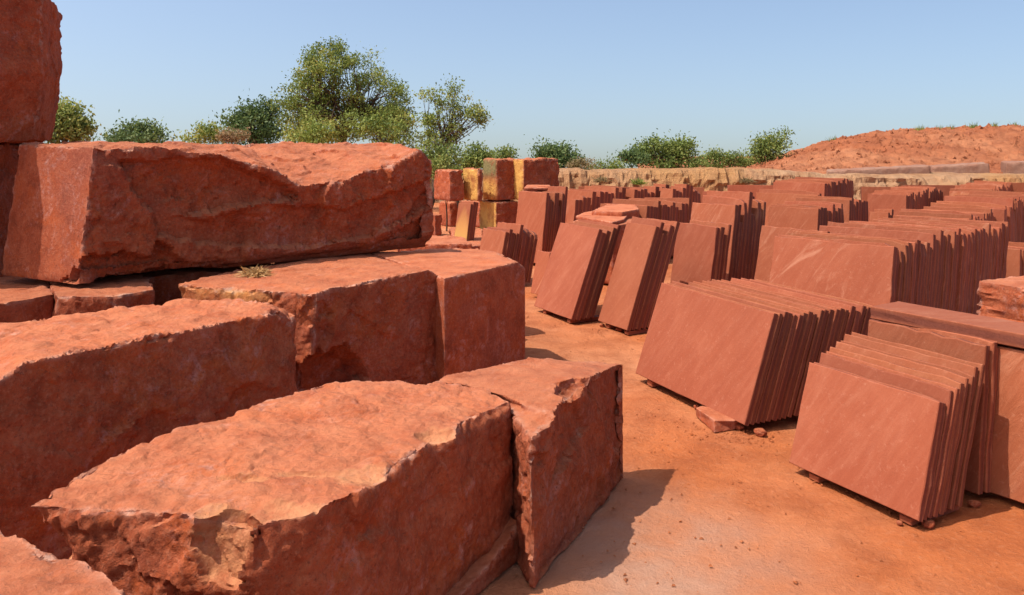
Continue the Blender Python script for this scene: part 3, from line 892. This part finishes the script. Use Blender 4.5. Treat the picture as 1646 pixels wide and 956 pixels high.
# layered blocks at the frame's edge
P0 = b0 + nv * .03 + dv * .1
gE = dict(p=P0 - nv * .10 + np.array([0, 0, .04 - P0[2]]), ang=bang, L=1.6, H=.895, lean=math.radians(6))
pack(gE, 'thick upright slab with a rippled face, carrying the stone beam', 'thick upright slab behind the one carrying the beam', 'upright slabs under the stone beam', n=3, pitch=.1, thick=.09, hj=.004, cleft=1.6, streak=.5, seed=14)
q0 = at_height(1572, 452, 1.08)
V, F, K = loft([(ground(q0 + np.array(o)), q0 + np.array(o), q0 + np.array(o) + np.array([.8, .45, 0]), ground(q0 + np.array(o) + np.array([.8, .45, 0]))) for o in ((0, 0, 0), (.25, -.42, 0), (.6, -1.0, 0))])
rock('sandstone_block', 'layered block with a split ledge, behind the stone beam', 'stone block', V, F, styles(K, front=(.014, .3, .008, .2), top=SAWN), .018, 142, strata=5.0, group='layered blocks at the picture edge', chip=.02)

# chock and loose stones by the packs
c = at_height(1152, 694, 0)
V, F, K = loft([(ground(at_height(a, b, 0)), at_height(a, b2, .075), at_height(a2, c2, .075), ground(at_height(a2, c2 + 8, 0))) for (a, b, b2, a2, c2) in [(1118, 668, 655, 1130, 651), (1148, 696, 676, 1180, 668), (1181, 690, 676, 1196, 668)]])
rock('stone_chock', 'squared stone chock propping the long low pack', 'chock', V, F, styles(K, front=SAWN, top=SAWN, last=SAWN, first=SAWN), .006, 151, chip=.005)
def pebble(name, label, x, y, r, seed, sq=.6, group='loose stones on the path'):
    p = at_height(x, y, 0)
    bm = bmesh.new()
    bmesh.ops.create_icosphere(bm, subdivisions=3, radius=1)
    C = np.array([v.co for v in bm.verts])
    D = 1 + .28 * fbm(C * 1.6 + seed, 3, .6, seed) + .12 * np.round(fbm(C * 1.1 + seed * 2, 2, .5, seed + 3) * 3) / 3
    for v, q, d in zip(bm.verts, C, D):
        v.co = Vector((q[0] * d * r, q[1] * d * r * .8, q[2] * d * r * sq))
    me = bpy.data.meshes.new(name); bm.to_mesh(me); bm.free()
    add_attr(me, 'ruggedness', np.full(len(C), .4))
    for k in ('arris', 'spall', 'ochre', 'moss'): add_attr(me, k, np.zeros(len(C)))
    o = link(name, me, ROCK, loc=(p[0], p[1], r * sq * .55)); o.rotation_euler = (0, 0, seed)
    return tag(o, label, 'stone', group)
for i, (x, y, r, lb) in enumerate([(1222, 698, .05, 'broken dark stone wedged at the foot of the long low pack'), (1187, 688, .04, 'small stone touching the chock'), (1492, 845, .045, 'flat stone under the corner of the stepped pack'),
        (996, 531, .05, 'small pale stone at the foot of the second steep pack'), (968, 524, .035, 'pebble between the two steep packs'), (1120, 655, .03, 'pebble lying before the chock'),
        (1446, 842, .02, 'pebble before the front slab of the stepped pack'), (1566, 812, .035, 'stone under the rippled slab')]):
    pebble('loose_stone', lb, x, y, r, 200 + i)

# dry weed on the middle block
def weed(name, label, p, r, n, mat, group=None, up=.6, ln=1.0):
    rng = np.random.default_rng(int(p[0] * 100) % 1000 + 5)
    V, F, T = [], [], []
    for k in range(n):
        d = rng.normal(size=3); d[2] = abs(d[2]) * up; d /= np.linalg.norm(d)
        a = np.array([rng.normal() * r * .25, rng.normal() * r * .25, 0]); b = a + d * r * ln * rng.uniform(.5, 1.1)
        s = np.cross(d, rng.normal(size=3)); s /= np.linalg.norm(s); s *= r * .045
        m = (a + b) / 2 + np.array([0, 0, r * .12]) + rng.normal(size=3) * r * .08
        i = len(V); V += [a - s, a + s, m + s, m - s, b]; F += [(i, i + 1, i + 2, i + 3), (i + 3, i + 2, i + 4)]; T += [rng.random()] * 5
    me = mesh_from(name, V, F); add_attr(me, 'tint', T)
    o = link(name, me, mat, loc=p)
    return tag(o, label, 'plant', group)
weed('dry_weed', 'small dry straw coloured weed lying on the middle block', at_height(412, 443, 1.045), .14, 260, LEAF_STRAW, up=.3)

# ------------------------------------------------------------------ trees
def tube(V, F, pts, rads, sides=6):
    i0 = len(V)
    for k, (p, r) in enumerate(zip(pts, rads)):
        d = pts[min(k + 1, len(pts) - 1)] - pts[max(k - 1, 0)]
        d = d / (np.linalg.norm(d) + 1e-9)
        s = np.cross(d, [0.3, .8, .1]); s /= np.linalg.norm(s) + 1e-9
        t = np.cross(d, s)
        for j in range(sides):
            a = 2 * math.pi * j / sides
            V.append(p + (s * math.cos(a) + t * math.sin(a)) * r)
    for k in range(len(pts) - 1):
        for j in range(sides):
            j2 = (j + 1) % sides
            F.append((i0 + k * sides + j, i0 + k * sides + j2, i0 + (k + 1) * sides + j2, i0 + (k + 1) * sides + j))
    F.append(tuple(i0 + (len(pts) - 1) * sides + j for j in range(sides)))

def tree(name, label, cat, D, base_px, base_z, lobes, mat, seed, n_cl, per, leaf, cl_r, trunk_r, group=None, tone=0.0, fork=.35):
    """D: distance; lobes: (x, y, rx, ry) of the crown's masses in pixels at that distance; leaves hang in sprays at the twig ends"""
    rng = np.random.default_rng(seed)
    s = D / FPX
    x0_, x1_ = min(l[0] - l[2] for l in lobes), max(l[0] + l[2] for l in lobes)
    extra = []
    for _ in range(6):                # uneven outline: small sprays standing out of the main masses
        l = lobes[rng.integers(len(lobes))]
        a_ = rng.uniform(.1, math.pi - .1)
        extra.append((l[0] + math.cos(a_) * l[2] * 1.02, l[1] - math.sin(a_) * l[3] * 1.02, l[2] * .22 + 3, l[3] * .26 + 3))
    lobes = list(lobes) + extra
    root = at_depth(base_px, HOR, D); root[2] = 0.0 if D < 29.5 else (.9 if D < 31 else 1.08 - max(0, D - 31.5) * .043)      # on the yard floor or on the land behind the ledge
    V, F = [], []
    cl = []
    area = np.array([l[2] * l[3] for l in lobes], float)
    for li, (x, y, rx, ry) in enumerate(lobes):
        c = at_depth(x, y, D) - root
        m = max(3, int(n_cl * area[li] / area.sum()))
        for _ in range(m):
            u = rng.normal(size=3); u /= np.linalg.norm(u)
            u *= rng.uniform(.25, 1) ** .5
            cl.append(c + u * np.array([rx * s, rx * s * .9, ry * s]))
    cl = np.array(cl)
    top = cl[:, 2].max()
    cl = cl[cl[:, 2] > min(.04 * top, .1)]
    crown_c = cl.mean(0)
    fk = np.array([crown_c[0] * .25, crown_c[1] * .2, top * fork])
    P = [np.zeros(3), fk * .5 + rng.normal(size=3) * top * .012, fk]
    tube(V, F, P, [trunk_r * 1.25, trunk_r, trunk_r * .85], 8)
    nl = max(3, min(10, n_cl // 12))
    ang = np.argsort(np.arctan2(cl[:, 1] - fk[1], cl[:, 0] - fk[0]) + rng.normal(size=len(cl)) * .5)
    groups = np.array_split(ang, nl)
    for g in groups:
        if not len(g): continue
        tip = cl[g].mean(0) * .8 + fk * .2
        st_ = P[1] + (P[2] - P[1]) * rng.uniform(.2, 1)
        mid = (st_ + tip) / 2 + rng.normal(size=3) * top * .03 + np.array([0, 0, top * .03])
        tube(V, F, [st_, mid, tip], [trunk_r * .5, trunk_r * .36, trunk_r * .22], 5)
        for k in g:
            a = mid + (tip - mid) * rng.uniform(0, 1)
            m2 = (a + cl[k]) / 2 + rng.normal(size=3) * top * .02
            tube(V, F, [a, m2, cl[k]], [trunk_r * .16, trunk_r * .1, trunk_r * .04], 4)
    bm = mesh_from('trunk', V, F, True)
    # leaves
    LV, LF, T = [], [], []
    n = len(cl) * per
    ci = np.repeat(np.arange(len(cl)), per)
    sh = rng.normal(size=(n, 3)) * cl_r * np.array([1, 1, .75]) * rng.uniform(.6, 1.3, len(cl))[ci][:, None]
    pos = cl[ci] + sh
    pos[:, 2] = np.maximum(pos[:, 2], .05)
    ax = rng.normal(size=(n, 3)) + np.array([0, 0, -.5]); ax /= np.linalg.norm(ax, axis=1)[:, None]
    sd = np.cross(ax, rng.normal(size=(n, 3))); sd /= np.linalg.norm(sd, axis=1)[:, None]
    ll = leaf * .88 * rng.uniform(.6, 1.35, n)[:, None]
    a, b = pos - ax * ll, pos + ax * ll
    w1, w2 = pos + sd * ll * .5 - ax * ll * .2, pos - sd * ll * .5 - ax * ll * .2
    LV = np.stack([a, w1, b, w2], 1).reshape(-1, 3)
    LF = np.arange(n * 4).reshape(-1, 4)
    tint = np.clip(rng.normal(.45 + tone, .22, len(cl))[ci] + rng.normal(0, .16, n), 0, 1)
    lm = mesh_from('crown', LV, LF)
    add_attr(lm, 'tint', np.repeat(tint, 4))
    e = bpy.data.objects.new(name, None); COL.objects.link(e); e.location = root
    e.empty_display_size = .3
    tag(e, label, cat, group)
    link('trunk', bm, BARK, e)
    link('crown', lm, mat, e)
    return e

TG, SG = 'trees beyond the stone yard', 'shrubs beyond the stone yard'
tree('tree', 'tallest olive green tree with an airy crown, behind the long block', 'tree', 30, 552, 0.4,
     [(548, 128, 76, 56), (495, 160, 52, 45), (612, 165, 50, 48), (560, 198, 95, 30), (630, 195, 45, 38), (480, 195, 34, 30), (530, 97, 44, 25)], LEAF_OLIVE, 1, 300, 115, .053, .18, .16, TG, fork=.4)
tree('tree', 'sparse thin branched tree showing its limbs, beside the tallest tree', 'tree', 27, 690, 0.3,
     [(712, 190, 36, 46), (752, 190, 27, 20), (737, 154, 18, 18), (692, 172, 20, 32), (702, 226, 34, 22), (768, 192, 10, 10)], LEAF_OLIVE, 2, 90, 56, .05, .135, .10, TG, tone=.12, fork=.25)
tree('tree', 'dark rounded tree, left of the tallest tree', 'tree', 36, 410, .6, [(410, 205, 46, 30), (420, 185, 28, 16), (375, 212, 18, 16)], LEAF_DARK, 3, 90, 75, .085, .27, .15, TG)
tree('tree', 'bright green tree rising beside the perched block', 'tree', 22, 100, .6, [(100, 205, 42, 28), (85, 185, 25, 18), (125, 215, 22, 16)], LEAF_GREEN, 4, 80, 70, .06, .16, .1, TG, tone=.1)
tree('tree', 'low spreading green tree peeping over the long block', 'tree', 32, 220, .6, [(220, 222, 50, 16), (200, 213, 18, 12), (242, 215, 18, 10)], LEAF_DARK, 5, 60, 60, .075, .2, .1, TG, tone=.2)
tree('shrub', 'yellowish shrub between the low spreading tree and the dark rounded tree', 'shrub', 28, 335, .6, [(335, 222, 28, 12)], LEAF_OLIVE, 6, 26, 60, .06, .16, .05, SG, tone=.15)
tree('shrub', 'dry pinkish shrub against the dark rounded tree', 'shrub', 27, 375, .6, [(376, 222, 16, 8)], LEAF_DRY, 7, 14, 50, .05, .13, .04, SG, tone=.2)
tree('shrub', 'yellow green shrub below the tallest tree', 'shrub', 27, 485, .5, [(485, 218, 34, 20), (520, 225, 25, 12)], LEAF_OLIVE, 8, 40, 60, .06, .18, .05, SG, tone=.12)
tree('shrub', 'tangled brownish shrub under the boughs between the two main trees', 'shrub', 26, 640, .4, [(630, 215, 50, 25)], LEAF_OLIVE, 9, 50, 60, .06, .2, .05, SG, tone=.0)
tree('shrub', 'dense green shrub below the sparse tree', 'shrub', 23.5, 735, .2, [(735, 255, 38, 22), (700, 262, 20, 28), (765, 262, 20, 15)], LEAF_GREEN, 10, 85, 60, .055, .16, .05, SG)
tree('shrub', 'bright shrub spilling over the reddish block', 'shrub', 20.0, 718, .9, [(716, 272, 18, 14), (725, 285, 10, 16)], LEAF_GREEN, 11, 30, 50, .04, .08, .02, SG, tone=.2)
tree('shrub', 'low shrub rising behind the mossy block', 'shrub', 32, 800, .8, [(800, 254, 20, 10)], LEAF_GREEN, 12, 18, 50, .06, .16, .04, SG)
tree('tree', 'round green tree behind the wide rough topped block', 'tree', 42, 895, .8, [(893, 254, 30, 20), (888, 242, 18, 11), (905, 262, 20, 14)], LEAF_DARK, 13, 60, 70, .09, .26, .14, TG, tone=.2)
tree('shrub', 'dry tawny shrub at the end of the ledge', 'shrub', 38, 938, 1.0, [(938, 269, 18, 7)], LEAF_DRY, 14, 16, 50, .06, .16, .04, SG)
tree('tree', 'broad bushy tree standing on the ledge', 'tree', 42, 1062, 1.1, [(1060, 250, 36, 22), (1045, 238, 20, 12), (1085, 255, 24, 22), (1100, 245, 14, 16)], LEAF_GREEN, 15, 100, 70, .085, .26, .12, TG, tone=.0)
tree('shrub', 'small grey green shrub at the foot of the broad bushy tree', 'shrub', 41, 1015, 1.1, [(1014, 260, 18, 12)], LEAF_DARK, 16, 24, 60, .08, .2, .05, SG, tone=.15)
tree('shrub', 'feathery shrub on the ledge, next to the broad bushy tree', 'shrub', 44, 1150, 1.1, [(1150, 262, 22, 10), (1148, 252, 8, 6)], LEAF_GREEN, 17, 26, 50, .07, .18, .05, SG, tone=.05)
tree('shrub', 'feathery shrub on the ledge, closer to the mound', 'shrub', 44, 1182, 1.1, [(1180, 262, 18, 11)], LEAF_GREEN, 18, 22, 50, .07, .18, .05, SG, tone=.05)
tree('tree', 'small green tree growing at the foot of the earth mound', 'tree', 43, 1240, 1.2, [(1240, 242, 28, 18), (1247, 226, 16, 10), (1222, 252, 16, 12)], LEAF_GREEN, 19, 60, 60, .08, .24, .08, TG, tone=.05)
tree('shrub', 'straggly olive shrub filling the gap beside the dry tawny shrub', 'shrub', 40, 978, 1.0, [(975, 274, 24, 8), (988, 269, 10, 8)], LEAF_OLIVE, 21, 22, 50, .06, .16, .04, SG)
tree('shrub', 'low hazy shrub between the broad bushy tree and the feathery shrubs', 'shrub', 46, 1125, 1.0, [(1126, 269, 20, 10), (1118, 262, 8, 8)], LEAF_GREEN, 22, 24, 50, .07, .2, .05, SG)
tree('shrub', 'low shrub leaning against the toe of the earth mound', 'shrub', 45, 1206, 1.0, [(1206, 269, 18, 9), (1212, 261, 8, 7)], LEAF_OLIVE, 23, 22, 50, .07, .18, .05, SG)
for i, (x, y, lb) in enumerate([(967, 287, 'grey dry tuft clinging to the ledge below the dry shrub'), (1026, 290, 'greenish tuft clinging to the ledge below the bushy tree'), (1200, 288, 'dry tuft hanging on the ochre ledge near the small tree')]):
    weed('dry_tuft', lb, at_depth(x, y + 6, 29.4), .32, 200, (LEAF_DRY, LEAF_OLIVE, LEAF_DRY)[i], 'tufts on the ledge')

# ------------------------------------------------------------------ setting
def grid_mesh(name, xs, ys, zf):
    X, Y = np.meshgrid(xs, ys)
    P = np.stack([X.ravel(), Y.ravel(), np.zeros(X.size)], 1)
    P[:, 2] = zf(P)
    nx = len(xs)
    F = [(r * nx + c, r * nx + c + 1, (r + 1) * nx + c + 1, (r + 1) * nx + c) for r in range(len(ys) - 1) for c in range(nx - 1)]
    return mesh_from(name, P, F, True)

xs = np.concatenate([[-900, -300, -100, -40, -20, -10, -6], np.arange(-3, 5, .03), np.linspace(5, 14, 60), [18, 25, 40, 100, 300, 900]])
ys = np.concatenate([[-300, -60, -15, -4, 0, 2], np.arange(3, 9, .03), np.linspace(9, 25, 90), [30, 40, 60, 100, 300, 1500]])
def gz(P):
    near = np.clip(1 - (P[:, 1] - 9) / 8, 0, 1) * (P[:, 1] > -5)
    q = np.stack([P[:, 0], P[:, 1], 0 * P[:, 0]], 1)
    fall = -np.maximum(0, np.hypot(P[:, 0], P[:, 1]) - 55) * .06
    return fall + near * (.010 * fbm(q * 1.1, 3, .5, 5) + .008 * fbm(q * 4, 4, .6, 6) + .016 * np.clip(fbm(q * 1.7, 2, .5, 8) * 2 + .2, 0, 1) * fbm(q * 7.5, 3, .6, 9) + .006 * fbm(q * 16, 3, .6, 7)) - .012
gm = grid_mesh('ground', xs, ys, gz)
GP = np.array([v.co for v in gm.vertices]); GQ = GP * np.array([1, 1, 0])
add_attr(gm, 'powder', np.clip(1.15 - np.hypot((GP[:, 0] - .75) / .85, (GP[:, 1] - 4.2) / 1.1) + .5 * fbm(GQ * 1.6, 4, .6, 15), 0, 1))
g = link('ground', gm, EARTH)
g['kind'] = 'structure'

# crumbs of broken stone lying on the earth: nobody could count them
rng = np.random.default_rng(77)
V, F = [], []
tet = np.array([(1, 0, -.4), (-.5, .87, -.4), (-.5, -.87, -.4), (.1, .1, .9), (.6, .5, .4)])
cnt = 0
while cnt < 3500:
    y = rng.uniform(3.6, 11) if rng.random() < .75 else rng.uniform(4, 7)
    x = rng.uniform(-.2, 4.2)
    if cnt < 1500:
        cx, cy, cr = [(1.45, 6.15, .22), (1.75, 5.95, .25), (2.45, 4.75, .25), (2.1, 5.3, .3), (1.62, 6.1, .15), (1.1, 9.3, .4), (1.7, 9.2, .4), (2.35, 4.85, .2)][cnt % 8]
        x, y = cx + rng.normal() * cr * .5, cy + rng.normal() * cr * .5
    elif vnoise(np.array([[x * 1.3, y * 1.3, 3]]), 9)[0] < rng.uniform(-.6, .8): continue
    r = .003 + .012 * rng.random() ** 4
    a = rng.uniform(0, 6.28); ca, sa = math.cos(a), math.sin(a)
    sc = tet * r * rng.uniform(.6, 1.4, (5, 3))
    p = np.stack([sc[:, 0] * ca - sc[:, 1] * sa + x, sc[:, 0] * sa + sc[:, 1] * ca + y, sc[:, 2] * .6 - .004], 1)
    i = len(V); V += list(p)
    F += [(i, i + 2, i + 1), (i, i + 1, i + 4), (i + 1, i + 3, i + 4), (i, i + 4, i + 3), (i, i + 3, i + 2), (i + 1, i + 2, i + 3)]
    cnt += 1
o = link('gravel', mesh_from('gravel', V, F), EARTH)
o['kind'] = 'stuff'

# quarry ledge: a bench of ochre rock carrying the scrub land
def ledge_top(x):
    return np.interp(x, [-60, 2, 8.7, 12, 20, 60], [1.1, 1.13, 1.18, .97, .95, .95])
lx = np.concatenate([[-400, -150, -60], np.arange(-12, 30, .09), [45, 80, 200, 400]])
prof = [(29.6, 0.0), (29.68, .15), (29.75, .3), (29.82, .45), (29.9, .6), (29.98, .75), (30.1, .9), (30.35, 1.0), (30.8, 1.02), (31.5, 1.03), (33, 1.0), (36, 1.0), (45, 1.0), (70, 1.0), (150, 1.0), (600, 1.0), (1500, 1.0)]
V = []
for k, (y, s) in enumerate(prof):
    q = np.stack([lx, np.full_like(lx, y), np.full_like(lx, s * 3)], 1)
    w = .16 * fbm(q * np.array([.8, 1, 1]), 4, .6, 31) + .13 * facets(q, .8, 32) + .08 * facets(q * np.array([1, 1, 2.5]), .35, 34)
    yy = y + 0 * lx + (w * 1.6 if k < 9 else 0)
    zz = ledge_top(lx) * s - max(0, y - 31.5) * .043 - np.maximum(0, np.abs(lx) - 60) * .05 + (.10 * fbm(q * 1.3 + 8, 3, .6, 33) if 0 < k < 13 else 0)
    V += list(np.stack([lx, yy, zz], 1))
nx = len(lx)
F = [(r * nx + c, r * nx + c + 1, (r + 1) * nx + c + 1, (r + 1) * nx + c) for r in range(len(prof) - 1) for c in range(nx - 1)]
me = mesh_from('ledge', V, F, False)
o = link('terrain', me, LEDGE); me.materials.append(SCRUB); o['kind'] = 'structure'
for p in me.polygons:
    if p.index // (nx - 1) >= 9: p.material_index = 1

# spoil mound
mx, my = np.arange(9, 46, .13), np.concatenate([np.arange(31.2, 46, .15), np.arange(46, 70, 1.0)])
def mz(P):
    sx = P[:, 0] / P[:, 1] * 43.0
    ridge = np.interp(sx, [9, 13.3, 15.2, 16.5, 19.5, 22.5, 27, 33, 45], [-.8, -.05, .67, 1.1, 1.72, 1.92, 2.03, 2.03, 1.9])
    t = np.clip((P[:, 1] - 34.0) / 9.0, 0, 1)
    t = np.where(P[:, 1] > 52, np.clip(1 - (P[:, 1] - 52) / 16, 0, 1), t)
    q = P * np.array([1, 1, 0])
    return 1.0 - np.clip(32.4 - P[:, 1], 0, 2) * .8 + ridge * (t * t * (3 - 2 * t) * .45 + t * .55) + (.12 * fbm(q * .6, 3, .5, 41) + .10 * facets(q * 1.0, .9, 42) + .09 * facets(q, .4, 44) + .06 * fbm(q * 2.2, 4, .65, 43)) * np.clip(t * 4 + .3, 0, 1)
hm = grid_mesh('hill', mx, my, mz)
o = link('hill', hm, MOUND); o['kind'] = 'structure'
HILL = BVHTree.FromPolygons([v.co for v in hm.vertices], [tuple(p.vertices) for p in hm.polygons])
def hz(x, y):
    h = HILL.ray_cast(Vector((x, y, 50)), Vector((0, 0, -1)))[0]
    return h.z if h else 1.0

# boulders and clods strewn over the mound: uncountable
rng = np.random.default_rng(5)
V, F = [], []
for _ in range(3500):
    x, y = rng.uniform(11, 32), rng.uniform(34, 44.5)
    V.append((x, y, 0))
Q = np.array(V); Q[:, 2] = [hz(p[0], p[1]) for p in Q]; V = []
for p in Q:
    r = .03 + .16 * rng.random() ** 5
    sc = tet * r * rng.uniform(.6, 1.3, (5, 3)); a = rng.uniform(0, 6.28); ca, sa = math.cos(a), math.sin(a)
    i = len(V)
    V += [(p[0] + s[0] * ca - s[1] * sa, p[1] + s[0] * sa + s[1] * ca, p[2] + s[2]) for s in sc]
    F += [(i, i + 2, i + 1), (i, i + 1, i + 4), (i + 1, i + 3, i + 4), (i, i + 4, i + 3), (i, i + 3, i + 2), (i + 1, i + 2, i + 3)]
o = link('rubble', mesh_from('rubble', V, F), MOUND); o['kind'] = 'stuff'

# grass tufts along the crest
V, F, T = [], [], []
for px in [1484, 1528, 1562, 1566, 1599, 1632, 1338, 1476, 1510]:
    sx = (px - CX) / FPX
    for _ in range(26):
        y = 43.3 + rng.normal() * .3
        p = np.array([[sx * y + rng.normal() * .12, y, 0]]); p[0, 2] = hz(p[0, 0], p[0, 1])
        p = p[0]
        b = p + np.array([rng.normal() * .12, rng.normal() * .1, rng.uniform(.12, .36)])
        s = np.array([.018, 0, 0]); i = len(V)
        V += [p - s, p + s, b]; F.append((i, i + 1, i + 2)); T += [rng.random()] * 3
me = mesh_from('grass', V, F); add_attr(me, 'tint', T)
o = link('grass', me, LEAF_OLIVE); o['kind'] = 'stuff'

# pale blocks at the mound's foot
for i, (x0, x1, yt0, yt1, yb, dep, lb) in enumerate([(1330, 1496, 275, 266, 283, 31.0, 'long pale cut block tapering along the foot of the mound'), (1499, 1591, 268, 262, 283, 31.6, 'pale grey block with a red cap at the foot of the mound'),
                                          (1618, 1700, 261, 260, 282, 31.2, 'pale grey block past the dark gap, cut by the picture edge')]):
    a, b = at_depth(x0, yb, dep + .6), at_depth(x1, yb, dep)
    za, zb_ = CAM_H - (yt0 - HOR) / FPX * (dep + .6), CAM_H - (yt1 - HOR) / FPX * dep
    bk = np.array([.35, 1.0, 0])
    lo = .7
    V, F, K = loft([(ground(a, lo), ground(a, za), ground(a + bk, za + .05), ground(a + bk, lo)), (ground(b, lo), ground(b, zb_), ground(b + bk, zb_ + .03), ground(b + bk, lo))])
    o = rock('cut_block', lb, 'stone block', V, F, [(.02, .5, .02, .4)] * len(F), .06, 160 + i, group='pale blocks below the mound', chip=.05)
    o.data.materials.clear(); o.data.materials.append(PALE)

# ------------------------------------------------------------------ light, sky, camera
SUN_EL, SUN_AZ = math.radians(61), math.atan2(-.94, -.34)     # azimuth from +Y towards +X
world = bpy.data.worlds.new('World'); scene.world = world; world.use_nodes = True
nt = world.node_tree
sky = nt.nodes.new('ShaderNodeTexSky'); sky.sky_type = 'NISHITA'; sky.sun_disc = False
sky.sun_elevation = SUN_EL; sky.sun_rotation = SUN_AZ
sky.air_density = 1.0; sky.dust_density = 3.2; sky.ozone_density = 1.2
stc = nt.nodes.new('ShaderNodeTexCoord'); sva = nt.nodes.new('ShaderNodeVectorMath'); sva.operation = 'ADD'; sva.inputs[1].default_value = (0, 0, .085)
nt.links.new(stc.outputs['Generated'], sva.inputs[0]); nt.links.new(sva.outputs[0], sky.inputs['Vector'])     # the yard lies high: the sky reaches below eye level
nt.links.new(sky.outputs[0], nt.nodes['Background'].inputs['Color'])
nt.nodes['Background'].inputs['Strength'].default_value = .15
sl = bpy.data.lights.new('sun', 'SUN'); sl.energy = 4.0; sl.angle = math.radians(.5); sl.color = (1, .95, .87)
so = bpy.data.objects.new('sun', sl); COL.objects.link(so)
sv = Vector((math.sin(SUN_AZ) * math.cos(SUN_EL), math.cos(SUN_AZ) * math.cos(SUN_EL), math.sin(SUN_EL)))
so.rotation_euler = sv.to_track_quat('Z', 'Y').to_euler(); so.location = sv * 50

cam = bpy.data.cameras.new('camera'); co = bpy.data.objects.new('camera', cam); COL.objects.link(co)
co.location = (0, 0, CAM_H); co.rotation_euler = (math.radians(90), 0, 0)
cam.sensor_width = 36; cam.lens = 36 * FPX / 1646; cam.shift_y = -(478 - HOR) / 1646; cam.clip_end = 4000
scene.camera = co
scene.view_settings.view_transform = 'Standard'; scene.view_settings.look = 'None'
scene.view_settings.exposure = .45; scene.view_settings.gamma = 1; scene.view_settings.use_curve_mapping = False
scene.cycles.use_denoising = True
